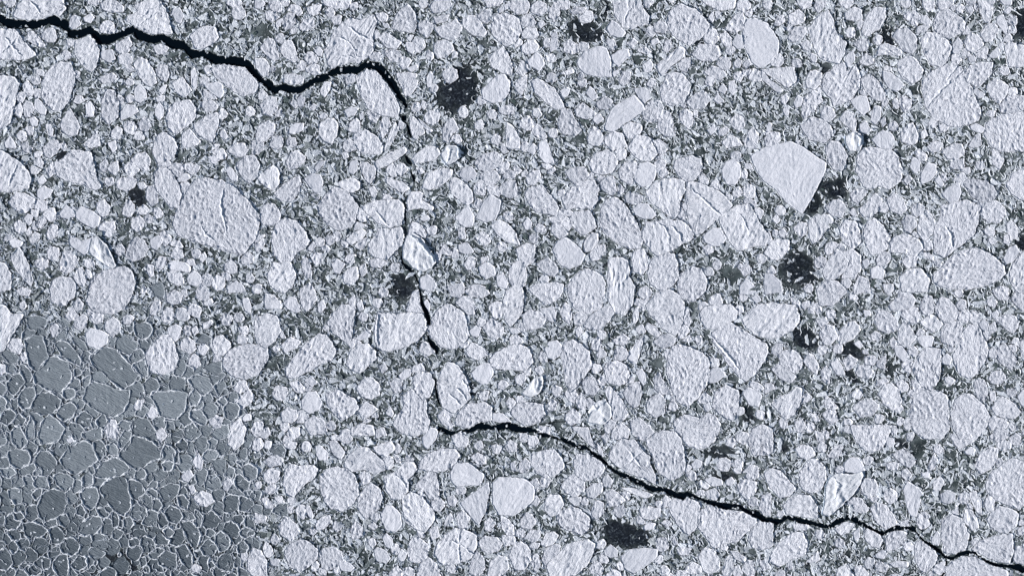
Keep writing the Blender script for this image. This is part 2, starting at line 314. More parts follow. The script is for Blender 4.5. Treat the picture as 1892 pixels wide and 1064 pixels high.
def ring_faces(N, K):
    i = np.arange(N); j = (i + 1) % N
    out = []
    for k in range(K):
        a = k * N
        out.append(np.stack([a + i, a + j, a + N + j, a + N + i], -1))
    return np.vstack(out)
FLOES = """
T 0 0
r 10,12 13,4 20,-2 44,-2 47,6 43,12 38,11 30,15 17,15
p 73,3 78,0 85,1 90,5 89,9 80,9 74,7
r 98,4 104,2 116,0 119,6 122,12 123,18 125,24 120,26 111,25 103,22 97,19 92,15 94,12 101,9
s 126,6 131,6 134,12 131,18 128,16 125,10
s 51,14 54,11 57,14 59,18 55,21 51,22 50,18
p 138,27 143,22 150,19 156,20 159,27 156,31 147,36 142,37 141,32
r -2,22 11,22 16,29 26,40 20,43 10,44 -2,42
p 20,24 24,23 29,28 33,33 31,35 25,33 20,29
r 55,31 62,27 66,27 70,31 72,38 70,48 66,52 60,48 54,38
p 37,50 43,46 51,47 54,55 53,63 50,73 43,81 38,80 31,72 31,61 33,54
r -2,56 10,57 14,62 12,69 10,78 8,88 3,93 -2,94
p 16,77 19,74 23,75 25,80 22,85 18,86
s 25,73 28,72 31,76 34,80 33,84 29,83 25,79
r 44,90 48,83 51,79 55,86 58,92 56,98 50,99 45,95
s 33,91 37,91 39,95 38,100 35,99
p 16,62 20,59 24,63 25,68 22,71 17,67
r 97,47 102,42 107,44 112,52 114,60 108,63 104,60 100,53
p 113,51 117,47 122,48 123,56 121,60 117,58 114,55
p 71,58 76,55 82,53 85,56 82,60 75,61
s 98,64 102,61 106,66 107,71 102,75 98,73
p 74,74 77,66 83,66 86,75 86,85 79,91 74,85
s 88,82 92,76 98,77 101,81 95,85 88,88
s 113,79 116,74 119,79 119,85 116,88 113,85
p 122,80 128,75 138,73 142,79 142,86 136,92 128,98 123,94 121,87
p 141,91 150,85 158,82 159,89 157,98 154,104 147,100 142,96
p 101,90 104,85 108,87 110,92 107,96 102,95
p 81,96 85,92 89,94 89,99 86,102 81,100
p 133,97 138,94 142,99 146,103 143,106 133,108 132,103
r 125,61 133,56 137,62 140,66 134,71 129,68
s 139,51 142,50 144,57 143,64 140,66 139,59
s 148,62 158,60 162,62 163,69 160,72 154,68
p 154,50 164,47 178,49 184,55 188,62 184,68 176,70 170,67 164,62 157,57
p 147,74 154,73 159,77 157,81 150,82 147,78
s 160,96 163,94 166,99 164,103 160,100
s 3,104 7,99 11,104 12,108 4,108
s 73,38 80,36 82,37 84,43 80,46 74,43
p 111,34 117,32 123,35 120,40 114,40
s 62,76 66,74 69,79 68,85 63,85
s 115,66 119,62 122,62 119,68 116,70
p 84,33 90,29 94,27 96,32 94,38 88,40 84,37
s 60,13 66,10 69,13 66,17 61,16
p 93,57 97,58 98,61 95,63 90,61
s 21,87 25,85 28,88 27,92 23,92
p 66,100 70,96 72,99 73,106 66,108 60,106
p 55,70 60,70 62,74 57,76 53,75
T 470 0
p 74,57 78,52 84,51 90,53 96,62 102,71 105,78 104,84 99,85 90,83 83,79 79,72 76,64
r 52,37 56,30 58,23 64,18 70,14 76,16 86,12 88,17 85,27 86,37 82,41 75,46 70,45 62,48 57,50 54,46
s 67,47 74,43 84,40 80,45 74,48
p 103,54 112,53 118,54 119,61 115,68 110,71 107,64
p 101,17 105,8 112,4 116,9 118,18 116,24 106,23 100,21
p 119,18 124,15 130,18 129,24 126,28 120,24
p 131,21 140,18 147,14 151,20 149,27 143,30 135,27
r 151,14 157,12 162,12 169,23 167,27 159,26 152,20
p 162,12 168,7 172,8 172,15 169,18 165,16
p 172,22 175,12 182,10 192,14 194,22 190,31 183,34 175,28
p 48,-2 71,-2 70,4 66,7 57,6 51,4
r 38,6 44,4 49,4 47,10 43,12 39,10
p 10,1 16,0 20,3 20,8 15,10 11,6
p 20,17 24,10 29,10 30,17 27,21 22,22
s 15,17 18,14 21,14 18,20 16,21
p 32,20 36,14 43,14 44,20 38,23 33,22
p 4,35 10,28 14,29 17,38 18,43 14,45 9,41
p 18,36 22,30 27,30 30,36 32,44 28,46 21,41
s 43,37 47,34 50,37 49,41 46,41
g 0,23 3,18 10,17 13,22 10,28 3,29
r 0,43 8,43 11,48 10,56 5,55 1,50
p 130,13 137,11 142,11 140,16 132,18
p 128,5 133,-2 142,-2 144,4 139,8 130,10
p 88,11 94,9 98,12 96,16 91,16
p 90,28 95,24 101,27 107,31 103,36 96,35
p 131,32 137,29 144,32 145,37 139,42 133,43 130,38
r 171,44 175,38 181,34 185,41 188,49 187,55 180,53 173,49
s 166,65 171,61 177,55 182,55 186,60 185,68 180,74 173,75 166,72
p 94,38 99,36 105,37 108,42 105,46 98,44
r 52,87 58,87 61,92 60,98 56,105 50,103 47,98 47,92
p 69,90 74,86 77,89 77,94 73,97 68,96
p 73,97 80,94 88,99 93,105 92,112 78,112 72,103
r 91,95 93,86 98,86 99,92 96,98 93,101
r 95,107 98,98 102,89 105,94 101,103 98,108 94,110
r 113,86 116,85 122,92 124,97 119,101 115,101 113,95
s 119,86 123,89 130,95 128,97 121,91
p 137,94 140,88 144,86 149,94 143,99 141,104 137,102
p 144,99 149,98 151,103 147,105 143,102
s 25,94 30,90 36,90 35,95 29,98 25,97
p 1,99 3,92 10,88 15,91 14,98 8,103 2,105
s 65,81 70,78 76,79 73,84 68,86
r 48,65 51,60 56,60 55,66 51,71 48,69
p 65,56 70,54 75,55 72,61 67,62
r 21,55 28,54 36,56 35,61 28,62 21,60
p 37,50 42,46 47,48 48,54 43,55 38,53
s 31,72 34,69 37,72 36,78 32,78
s 40,79 43,75 46,77 43,81
p 178,78 184,77 189,78 189,83 183,84 178,82
s 76,84 79,81 80,86 77,88
p 4,77 10,70 16,72 17,80 12,85 6,83
s 125,57 128,52 130,54 129,62 126,64
p 184,100 188,96 193,100 195,106 188,108 183,104
s 46,85 51,82 54,85 49,87
s 110,31 115,31 117,37 115,40 111,37
p 105,88 109,90 108,94 104,94
s 0,0 6,0 8,3 4,7 0,6
s 110,50 118,47 120,49 114,53
p 166,0 175,-2 182,-1 179,4 170,6
s 177,7 183,3 190,2 186,6 178,10
s 93,17 97,17 99,20 95,21
T 940 0
p 2,-2 13,-2 15,5 13,10 6,11 1,7
p 16,4 21,1 27,3 27,9 22,12 16,9
p 29,8 33,2 37,4 37,11 33,16 29,13
r 9,24 13,20 20,21 22,26 17,29 10,28
p 9,34 14,29 19,29 22,34 20,38 13,40 9,38
s 13,45 20,38 24,41 26,47 22,52 15,48
r 75,-2 95,-2 98,8 102,12 101,17 90,21 83,20 78,12
s 71,21 75,15 80,18 85,24 82,28 74,26
p 115,16 118,8 125,4 131,6 138,9 146,19 140,27 131,33 122,28 117,22
p 105,18 110,15 114,17 117,22 112,25 106,23
r 138,-2 165,-2 164,6 157,8 150,7 143,3
s 145,13 149,8 150,14 148,17
p 157,22 163,13 170,8 172,15 170,22 164,24
p 141,27 146,20 151,22 153,29 150,33 144,32
p 153,26 158,23 162,28 162,34 157,34
s 163,30 166,25 171,27 171,35 166,36 163,33
s 170,25 173,15 179,14 188,18 196,30 195,40 188,47 182,49 177,45 172,35
p 133,40 138,33 144,32 152,34 154,40 149,45 139,44
s 50,45 55,38 66,34 71,36 74,45 74,56 66,56 56,54 51,49
s 74,41 80,37 87,36 88,41 84,45 80,49 76,46
s 97,48 103,43 105,48 104,52 99,54
r 107,48 116,41 124,34 128,37 127,42 119,48 112,56 109,53
p 123,47 126,43 132,42 132,48 129,53 124,51
p 40,32 44,29 51,33 51,38 46,40 40,38
p 110,66 115,55 121,53 127,55 132,61 131,67 127,74 119,77 112,74
s 91,65 97,64 103,66 104,71 98,76 94,71
p 80,56 85,51 89,53 88,60 83,63 80,60
s 75,53 82,50 79,55 76,57
p 100,62 103,57 107,58 107,63 103,64
s 70,92 75,79 91,70 95,74 99,80 92,85 83,91 77,96 70,95
p 97,81 103,73 110,74 113,79 110,85 103,90 98,86
p 109,86 112,80 118,83 120,93 121,99 114,100 109,95
r 82,93 88,89 96,91 97,95 93,101 86,101
r 129,75 136,68 143,67 147,73 142,79 134,80
p 124,83 129,79 134,83 134,90 130,94 125,89
p 142,53 148,48 155,50 159,55 153,59 146,56
s 152,65 156,61 159,65 157,69 153,67
s 160,67 160,60 164,59 166,66 163,70
s 149,73 152,68 157,74 152,76
r 174,57 178,50 184,53 184,59 178,60
p 16,60 20,57 26,60 33,65 38,73 40,78 34,80 26,74 18,67
s 37,67 41,63 45,65 43,70 39,71
p 36,89 39,78 45,81 50,90 53,95 48,99 40,98 36,93
p 48,80 54,75 58,78 64,83 57,87 49,85
p 63,76 70,70 76,74 72,80 66,80
s 56,68 59,63 62,65 65,71 61,74
r 57,100 62,92 67,96 69,101 65,107 58,105
r 70,100 76,96 83,98 86,107 75,110 70,105
p 4,62 8,56 13,55 13,63 9,70 5,66
r 5,53 9,44 14,48 14,52 10,56
p 0,45 3,47 5,53 2,57 -2,55
r -2,89 3,92 8,101 8,108 -2,108
p 16,94 20,90 25,94 28,100 24,102 18,98
s 30,38 31,25 35,23 36,30 35,36
p 161,87 166,83 171,86 172,92 168,96 163,93
r 171,104 174,96 178,93 182,98 181,108 172,108
r 155,104 161,98 167,101 170,106 158,108
s 144,95 150,90 151,95 147,99
p 152,95 158,92 161,95 157,99 153,99
p 40,52 46,50 48,53 43,55 37,54
p 50,55 53,52 55,55 53,59 50,58
p 71,30 76,28 78,32 77,37 73,36
p 85,32 91,28 94,31 90,36
p 93,36 99,34 104,38 101,40 94,38
p 112,37 114,30 118,29 119,35 115,39
p 44,8 50,5 57,6 54,10 46,11
s 21,17 25,15 27,18 23,21
s 103,30 108,28 110,31 104,34
p 171,45 175,43 177,47 173,51 170,48
p 163,46 167,42 170,45 168,50 164,49
p 98,0 104,-2 106,2 102,6 99,5
g 91,41 97,39 101,41 98,45 93,46
s 62,85 67,83 69,87 64,91 61,88
T 1412 0
r 32,22 38,14 46,8 50,15 52,24 59,31 58,39 53,47 46,44 40,42 36,34
p 17,17 18,11 25,7 30,12 28,17 22,19
p 7,19 9,12 14,11 15,16 11,19
p 17,28 22,20 29,19 31,24 26,30 20,31
p 4,29 8,25 14,26 15,33 10,36 5,33
p 26,32 31,29 35,33 33,38 28,36
s 34,39 38,40 38,46 35,46 33,42
r -3,51 8,50 21,49 23,59 16,64 11,60 3,55
s -2,50 4,58 11,63 14,66 10,68 3,62 -2,58
p 58,10 65,5 71,8 71,14 66,16 59,14
p 71,22 74,12 80,6 88,6 88,13 84,21 76,26 71,26
p 101,12 106,8 111,8 114,13 111,20 106,17
s 114,12 118,11 122,16 119,19 113,16
p 111,20 117,18 121,18 118,23 111,25
p 123,18 126,10 134,7 140,11 146,17 145,22 139,27 132,28 125,24
r 114,30 118,24 124,24 132,29 136,35 133,44 128,49 120,46 116,38
r 93,27 97,22 104,21 110,26 111,34 108,39 101,38 98,33
p 81,41 84,33 89,32 95,34 101,38 98,41 90,40
p 97,45 104,41 110,43 115,51 114,57 108,61 101,58 97,51
s 86,52 92,53 98,58 102,62 97,67 91,65 87,59
p 69,44 74,39 80,43 80,47 74,48 70,47
p 70,58 77,54 83,60 88,68 86,74 80,73 74,67
p 42,62 44,55 51,49 58,46 60,53 66,47 69,57 68,65 62,73 50,77 48,71 43,66
s 58,47 60,40 65,37 66,44 63,48 59,50
p 27,84 28,73 35,66 41,68 42,74 36,81 29,87
s 21,75 24,69 28,71 27,77 23,79
r 30,60 32,53 37,51 42,54 41,61 36,66 31,64
p 12,71 16,68 18,72 15,77 12,75
s 13,80 18,76 18,84 15,85
p 41,82 44,77 50,79 52,85 46,90 41,87
s 62,73 70,70 75,71 77,80 72,84 67,80
s 77,88 80,77 85,78 85,85 81,91
r 54,87 59,81 65,83 67,88 66,97 61,93
p 26,92 34,86 41,87 48,92 50,99 43,104 33,102 28,96
p 116,59 122,53 130,49 138,47 143,50 146,57 150,64 153,72 157,80 155,87 148,90 140,92 132,90 124,86 118,78 116,68
p 145,55 150,48 156,46 166,46 165,53 161,59 154,64 148,60
p 98,72 103,70 107,73 107,78 102,82 98,77
r 155,0 160,-2 168,-1 167,8 164,17 160,16 157,9
s 169,13 174,11 177,19 176,26 173,22 169,17
r 157,25 161,19 168,17 171,22 166,30 160,31
p 145,30 150,24 156,26 160,33 153,38 147,37
s 137,33 141,27 145,32 142,40 137,39
p 136,40 141,40 144,44 140,48 136,46
r 175,35 178,30 185,33 191,34 191,48 184,49 178,49 176,42
p 162,63 167,58 173,59 178,63 176,69 171,76 164,70
s 163,41 169,35 172,36 172,41 166,43
p 152,38 156,34 163,35 162,43 156,43
p 171,78 177,70 189,70 191,77 184,83 172,82
p 160,98 163,89 172,84 182,83 192,82 192,110 172,110 164,105
p 127,92 131,89 135,92 132,96 128,96
r 99,98 104,91 108,90 112,98 111,104 105,106 100,103
p 90,91 95,88 98,92 96,96 91,95
s 78,102 86,95 93,98 95,104 92,110 84,108
b 59,100 65,96 70,98 72,103 69,110 62,110 59,105
s 69,91 74,88 78,95 74,98 70,96
s 149,92 155,90 161,94 158,97 151,95
p 150,104 154,98 157,98 158,106 152,108 148,107
p 0,101 5,96 11,97 12,102 6,107 1,107
p 113,97 117,94 119,99 115,102
s 84,88 88,85 89,90 86,93
r 23,-2 35,-2 34,5 28,7 24,3
p 36,5 38,-2 45,-2 45,5 39,10
p 115,0 124,-2 124,6 119,9 115,5
p 126,-2 138,-2 138,3 132,8 127,7
p 139,7 143,3 146,5 144,10 140,9
s 146,6 151,4 153,8 150,11
p 144,-1 154,-2 154,2 150,5
s 170,-2 181,-2 180,4 174,4
s 174,9 178,5 181,7 177,11
p 65,32 70,28 75,29 75,37 69,38
s 150,66 155,65 161,69 157,72
p 160,84 164,80 169,81 166,86
s 1,96 3,89 6,90 4,96 1,99
s 148,42 153,40 154,45 149,46
g 106,63 112,61 116,65 111,70 107,68
T 0 265
r -2,5 5,8 14,14 21,21 22,28 20,32 14,34 6,35 -2,34
p 41,20 40,14 46,12 52,6 58,6 66,7 68,16 70,26 73,31 68,34 60,30 51,28 43,24
p 31,4 36,-2 42,-2 44,3 41,8 36,11 32,9
p 95,12 100,7 106,7 110,13 108,19 104,20 97,15
p 111,4 115,-6 120,-8 124,-5 129,2 127,10 121,13 114,14
p 112,23 116,18 122,19 127,25 130,31 132,37 130,46 124,47 119,40 113,32
p 107,32 112,30 115,37 115,43 110,46 106,40
p 84,29 88,25 95,24 100,27 98,32 92,35 86,33
p 90,46 94,41 98,45 98,50 94,54 89,52
r 78,19 82,14 86,13 87,20 83,23
p 72,15 77,11 79,15 77,21 73,20
s 27,34 32,31 38,34 36,39 30,42 27,39
p 6,43 12,36 18,36 25,41 24,47 18,51 11,48
s 43,51 48,45 54,48 54,53 49,55 44,54
s 55,50 59,46 67,49 73,54 72,59 68,62 60,58 55,54
p 70,44 76,41 80,46 79,52 74,54 71,50
p 71,62 76,57 83,57 84,62 80,69 75,67
p 127,58 131,45 138,35 142,28 152,27 163,29 173,36 181,44 187,53 187,61 184,70 177,78 174,80 160,76 148,73 138,69 130,66
p 172,15 179,9 185,9 189,16 187,24 181,29 176,25 173,20
p 166,6 170,0 178,0 181,5 178,9 172,10
s 183,0 190,-4 193,4 188,8 183,5
p 133,16 139,14 146,17 144,21 139,23 135,20
s 164,19 168,17 173,24 173,28 168,27
p 91,82 94,73 99,68 105,71 108,77 104,83 96,86
s 50,71 52,67 60,71 68,68 66,72 64,79 61,81 56,78 51,74
b 65,79 67,70 71,68 78,75 82,83 84,89 82,91 76,88 69,83
p 43,87 46,79 52,78 57,85 54,92 48,95 44,92
r 53,97 57,91 60,90 63,98 61,104 56,102
r 8,83 14,76 17,80 21,89 24,99 22,104 17,99 11,91
r -2,86 4,88 8,94 8,106 -2,108
p 67,100 71,96 80,92 90,90 95,93 98,101 96,110 90,120 80,124 68,122 63,114
p 36,106 39,99 45,97 52,98 55,104 54,112 46,118 38,116
s 6,71 11,69 17,72 14,76 9,76
p 21,70 25,64 29,66 28,71 23,74
p 34,64 37,59 42,60 42,67 37,71 34,69
s 17,55 20,51 24,53 23,58 21,60
p 26,60 29,54 33,53 34,58 30,62
p 10,59 13,56 19,59 19,64 14,66 11,64
p 25,86 30,83 35,85 35,90 30,92 26,90
p 34,79 37,75 43,76 43,82 40,87 35,84
p 124,82 127,76 133,78 134,83 128,85
p 113,87 116,82 121,83 121,89 117,92 114,91
s 122,88 126,85 135,87 139,90 138,94 130,93 124,92
p 121,95 126,92 132,95 134,101 130,104 124,101
s 136,98 141,92 146,96 147,101 143,104 138,103
p 107,88 112,89 112,96 109,98 107,94
p 175,84 180,79 185,82 185,86 180,89 176,88
p 163,88 168,85 172,88 173,94 167,95 163,92
s 165,104 172,100 177,103 179,108 166,109
s 27,27 31,23 34,27 31,30 28,30
p 33,19 38,14 41,17 40,22 36,25
p 100,29 104,28 107,31 105,34 101,33
p 100,48 105,44 109,48 107,52 101,52
p 95,57 101,52 105,56 104,62 100,65 96,62
s 109,70 116,67 118,73 114,78 110,76
s 7,1 12,-2 14,3 10,6
p 15,1 20,-2 24,4 21,7 17,6
s 151,10 156,9 160,12 157,15 152,14
p 24,13 29,10 32,14 30,18 26,17
s 78,0 84,-2 85,4 82,7
T 470 265
p -2,-2 7,-2 7,4 3,8 -2,8
r 2,25 8,20 14,16 18,21 18,29 14,34 8,32 4,28
p 14,37 20,31 27,26 32,24 34,29 31,38 26,43 18,41
p 23,14 26,7 31,5 37,10 36,14 31,18 25,19
s 36,26 42,22 48,23 50,28 49,35 44,36
r 60,29 66,26 72,25 77,29 76,34 70,36 64,33
p 46,46 51,39 58,32 68,36 75,46 73,56 71,60 62,63 54,60 48,52
r 79,47 86,42 95,42 104,41 109,46 108,54 106,59 98,61 90,58 82,51
r 83,74 88,67 91,62 99,63 106,61 109,68 107,74 101,79 97,84 89,83 84,80
b 108,77 111,68 115,66 122,70 128,78 132,86 128,90 122,93 113,88 108,83
r 112,63 115,57 122,60 125,65 124,69 117,66 112,67
r 111,42 113,36 120,35 123,37 122,41 130,46 129,49 120,47 112,49
p 13,68 16,60 22,55 30,57 36,64 40,71 37,76 31,79 27,85 20,87 14,80
p 4,55 5,47 10,43 15,45 19,51 18,57 13,60 6,59
r 90,12 100,6 109,3 111,6 105,11 97,16 90,19 87,14
p 76,15 82,14 88,17 88,24 84,30 80,25
s 68,21 70,13 75,12 75,19 72,23
p 77,0 84,-4 92,-1 95,3 92,6 85,3
r 113,13 120,6 127,2 133,3 135,8 131,12 122,14 115,15
b 136,8 140,2 147,2 151,6 149,11 141,16 137,12
p 160,14 167,8 175,6 181,11 179,16 171,21 163,19
s 149,23 152,18 158,17 162,22 160,26 153,28
p 163,24 168,20 176,20 179,25 176,30 169,31
r 122,32 126,22 137,18 144,20 143,25 137,30 128,34
r 142,29 145,25 152,28 158,34 159,42 155,45 148,41 143,36
p 95,24 100,26 107,28 113,33 108,36 100,32 96,29
r 103,16 108,14 112,19 107,24 103,21
s 146,54 152,48 156,46 160,53 159,60 153,61 148,58
s 161,55 166,44 172,37 179,42 178,49 175,56 168,57
r 172,60 178,56 184,58 190,65 193,74 184,72 176,66
r 66,71 72,65 79,62 82,65 78,70 70,74
p 161,69 165,64 171,67 172,72 167,75
p 148,62 153,61 154,69 149,70
s 148,74 155,72 160,79 155,81 149,79
p 134,80 138,73 144,78 143,82
r 9,95 14,87 26,87 30,96 27,105 20,109 11,103
p 34,86 38,83 41,89 42,96 38,99 35,93
p 41,83 45,79 50,81 49,87 44,89
s 56,88 60,84 66,88 62,95 58,94
p 65,85 68,81 74,81 73,87 69,88
p 64,97 68,91 75,90 76,98 70,103 65,101
p 76,90 81,87 82,94 78,98
p 84,85 90,83 97,87 92,91 85,90
s 120,99 126,95 131,100 133,104 128,108 121,106
r 142,105 148,99 153,101 153,108 142,109
p 163,90 168,86 175,90 175,96 168,99 164,95
p 152,89 156,82 162,84 160,91 155,92
s 176,97 181,94 185,102 183,106 177,104
s 185,90 191,86 193,106 188,104 184,96
p 0,74 6,69 8,73 5,78 1,79
s 155,107 161,101 167,103 163,108
r 178,32 184,27 190,27 192,38 186,40 179,37
p 180,24 185,19 191,21 189,26 183,26
p 63,7 67,6 69,10 65,12
s -2,14 5,10 6,19 2,24 -2,25
s 43,19 47,13 52,13 49,17 45,21
p 83,33 87,31 90,36 86,40
s 38,77 43,71 45,74 42,79
p 117,18 121,17 124,21 120,23
s 120,55 126,52 128,55 123,57
T 940 265
s 21,6 22,0 27,-3 30,5 33,14 27,15 23,11
s 12,5 18,0 21,3 18,9
p 58,15 62,8 71,5 77,8 79,15 75,21 69,23 61,21
r 87,3 92,-6 102,-4 108,8 103,13 95,12 90,9
p 73,-3 85,-4 86,2 81,5 76,4
s 91,22 95,15 101,14 107,17 107,24 103,30 97,32 92,28
p 80,20 84,14 92,13 94,17 91,24 90,30 86,29 81,26
p 120,18 122,12 132,9 140,12 140,20 135,27 129,28 124,24
s 155,20 158,14 164,11 168,16 169,23 165,30 159,30 156,25
p 66,29 70,25 76,24 78,30 79,36 74,38 68,34
p 12,38 14,33 24,31 29,37 34,43 36,48 33,53 28,51 20,50 15,45
p 38,40 45,33 52,28 62,27 65,34 64,42 60,47 50,47 42,48
p 41,21 45,18 55,17 58,23 55,28 48,30 44,26
p 12,25 17,20 22,20 24,26 19,30 14,30
p 67,60 67,50 71,42 77,40 83,44 89,52 94,60 97,70 95,75 88,76 82,74 76,70 70,66
r 100,36 106,30 112,27 120,26 127,28 128,35 124,42 124,49 121,54 116,53 111,48 104,44
r 129,34 131,29 138,29 148,33 157,39 162,45 157,51 149,57 140,65 136,66 131,57 130,46
r 153,56 158,50 167,46 175,45 180,54 185,62 189,67 186,74 176,75 167,78 162,73 158,66
r 97,68 100,58 108,57 117,56 126,57 133,64 134,69 128,72 119,77 110,81 106,80 100,73
s 141,68 148,62 154,62 158,69 155,74 149,75 143,72
s 90,48 95,44 101,44 107,52 104,55 98,55 92,52
p 84,38 89,36 97,38 98,42 92,45 86,43
p 44,55 48,50 58,49 62,55 63,61 57,66 52,66 46,60
p 31,60 35,56 40,62 43,66 37,70 31,65
s 32,78 35,72 41,69 49,74 55,81 52,88 43,91 37,88
r 54,73 60,65 65,66 65,72 60,78 55,79
p 59,80 64,74 70,74 70,80 65,85 60,86
r 89,84 92,78 98,77 101,83 101,91 97,96 91,93
p 101,93 104,85 112,80 120,81 123,89 123,98 118,104 110,107 103,102
r 72,97 73,86 79,83 86,86 88,93 87,97 91,104 90,116 84,124 77,122 72,112
p 43,104 49,96 57,91 66,96 70,102 69,112 66,120 57,124 48,120 44,112
p 124,96 133,90 140,92 144,100 143,107 135,115 126,113 123,105
p 5,77 13,73 19,74 18,86 12,90 7,85
r 0,92 5,86 11,86 13,95 12,102 7,108 3,106 0,98
p 18,62 22,58 27,61 26,65 20,65
s 10,58 14,54 17,58 16,63 12,63
p -2,60 3,61 8,67 5,71 -2,72
p 0,28 8,27 6,36 -2,39
p 147,29 151,25 154,30 153,34 148,33
p 138,25 142,22 146,27 143,31 139,29
p 163,35 167,31 170,36 167,40 163,39
s 126,45 129,42 131,47 128,50
p 20,88 28,83 34,87 36,93 33,97 28,96
p 20,106 26,101 38,101 40,108 22,110
p 110,20 114,18 117,22 112,26 109,24
p 141,76 147,73 149,79 144,82
s 168,104 173,98 179,104 180,110 168,110
s 181,104 186,97 191,95 193,110 182,110
p 170,8 176,-2 181,0 178,9 174,10
g 153,92 160,87 169,93 170,98 163,102 156,100
s 171,14 176,15 178,19 172,19
T 1412 265
s -9,10 -1,5 8,2 19,0 28,4 36,10 44,15 43,20 38,31 32,42 27,50 22,47 15,41 8,33 0,27 -5,20
p 45,4 48,-2 55,0 60,8 59,15 56,20 50,19 46,12
p 67,20 68,9 72,4 82,4 92,6 97,10 100,20 98,28 91,33 84,31 75,33 70,27
s 80,-2 90,-4 93,4 90,6 84,3
p 109,7 113,4 119,9 118,13 113,13
p 118,3 124,-2 130,0 128,6 122,7
p 129,6 138,0 144,1 146,8 140,12 133,11
s 106,17 108,10 114,13 113,20 109,22
s 114,22 119,14 125,16 126,21 121,27 114,30
p 101,27 105,22 108,26 104,31
s 124,27 127,23 131,30 128,32
s 129,37 134,32 142,28 143,36 141,42 135,44
p 145,30 148,26 160,27 166,31 169,36 167,41 159,43 151,39
p 176,31 179,24 186,19 193,18 193,40 186,41 180,37
p 89,41 94,36 101,40 104,48 99,52 92,49
r 69,48 75,43 81,36 86,41 83,49 77,54 71,53
p 62,37 67,33 74,34 74,38 68,44 64,42
p 44,47 50,41 57,42 60,48 56,54 49,53
s 61,50 65,47 68,52 66,54
r 32,57 38,52 47,52 50,57 44,64 40,70 35,73 32,66
p 21,62 26,57 31,58 31,66 26,68
p 54,62 58,56 66,57 69,63 70,72 64,77 57,72
p 72,65 75,57 80,55 86,60 91,68 89,76 83,80 78,81 74,74
r 111,65 113,54 118,48 122,53 125,58 122,66 116,71
p 100,57 104,52 110,54 111,60 106,66 102,63
p 123,72 124,62 128,55 129,46 136,44 148,42 156,47 155,58 152,66 145,72 137,78 130,83 124,79
p 157,51 161,44 167,41 174,46 176,52 170,58 162,57
p 123,97 130,90 138,82 147,78 155,77 165,82 173,89 174,95 168,100 158,104 145,106 133,105 125,102
p 178,95 182,85 189,79 194,80 194,110 184,108 179,101
s 174,84 178,76 183,74 186,79 181,86 176,88
p 91,73 95,68 103,66 112,70 115,76 110,82 101,80 92,79
p 81,85 85,79 91,79 92,85 87,90 82,89
r 42,93 46,86 52,77 57,80 61,86 58,94 50,99 44,99
p 57,80 64,77 70,82 70,92 66,98 56,98 60,90
r 0,80 4,72 10,70 18,71 18,77 12,84 5,85
s 0,96 6,95 12,101 13,108 0,110
s 77,92 82,89 88,93 86,99 78,98
p 100,86 106,80 112,82 110,89 104,91
p 114,81 118,79 123,82 124,86 119,84
p 122,86 126,84 130,88 127,91
r 98,97 106,92 114,91 120,100 118,108 100,108
p 65,104 69,96 76,99 77,108 65,110
p 38,106 46,99 54,101 60,108 50,118 40,118
p 176,59 180,56 185,62 184,69 179,71
p 0,66 4,64 6,70 2,74
p 10,64 14,62 17,66 15,69 11,68
p 166,4 172,8 175,13 171,19 166,15
p 5,55 9,51 12,56 9,59
s 71,86 75,84 77,88 73,91
T 0 530
g 18,39 24,36 31,36 33,44 35,51 31,57 27,61 22,58 20,50
g 40,42 44,39 50,41 55,47 59,53 58,57 52,55 45,50
g 25,64 31,57 36,52 41,51 49,55 52,63 52,68 47,73 43,77 34,74 26,70
g 84,40 89,34 95,36 100,42 99,46 93,49 89,47 85,45
g 66,51 72,46 78,44 84,46 91,53 98,60 101,64 97,69 89,74 82,69 74,61 69,59
g 5,70 10,64 15,63 18,69 14,75 10,79 6,75
g 13,81 18,74 25,73 26,79 22,87 17,89 14,86
g 24,82 29,77 37,77 44,82 43,88 36,92 30,93 24,90
g 46,76 50,73 55,75 55,80 49,82 46,79
g 61,82 64,73 68,69 76,71 85,75 94,75 93,83 89,91 82,94 75,92 67,87
g 41,92 45,86 52,84 56,88 53,95 46,98
g 110,80 112,76 130,76 136,78 134,90 128,96 117,94 114,86
g 137,68 143,64 152,66 155,74 149,79 143,75
g 148,59 155,55 161,54 162,62 156,64
g 156,72 162,67 165,72 159,80
g 137,80 142,74 147,80 144,86 139,86
g 56,95 62,90 67,95 66,102 59,102 55,99
g 70,97 75,92 79,98 76,104 71,101
g 9,98 14,92 19,96 17,101 11,101
g 19,102 23,95 25,100 25,110 19,110
g 28,107 31,98 36,93 42,97 47,103 42,112 30,114
g 95,101 101,94 108,97 114,105 108,110 98,108
g 139,90 146,89 151,97 149,101 142,98 138,95
g 60,67 66,64 66,70 61,74
g 120,97 127,98 127,104 121,103
g 135,102 141,99 147,107 140,112 134,110
g 8,82 13,81 13,88 9,90
g 54,60 58,59 60,63 54,66
g 158,83 163,79 166,84 162,87
g 109,0 118,-3 120,3 119,9 113,7
g 20,22 28,21 35,24 32,30 23,32 20,27
g 52,37 56,36 62,41 64,46 58,45
s 62,34 66,30 72,31 79,35 78,41 71,45 64,43
r 76,26 82,22 87,25 88,31 82,37 77,32
p 63,17 70,16 75,19 75,25 69,27 65,22
p 54,24 60,20 64,22 63,28 58,32 54,29
r 53,13 57,8 61,12 60,17 55,18
p 109,16 112,10 117,10 117,16 113,21 109,20
p 117,21 121,15 126,16 126,24 122,27 118,25
s 122,30 128,27 132,30 131,37 127,40 123,35
p 106,49 111,42 117,36 122,35 126,39 127,45 130,52 128,58 123,62 117,64 110,61 107,55
p 131,40 137,36 142,40 143,45 138,49 132,46
s 144,43 149,41 152,45 149,50 145,49
p 137,54 141,48 145,51 146,57 142,60 138,58
r 153,42 157,36 162,35 167,40 168,44 162,50 156,49
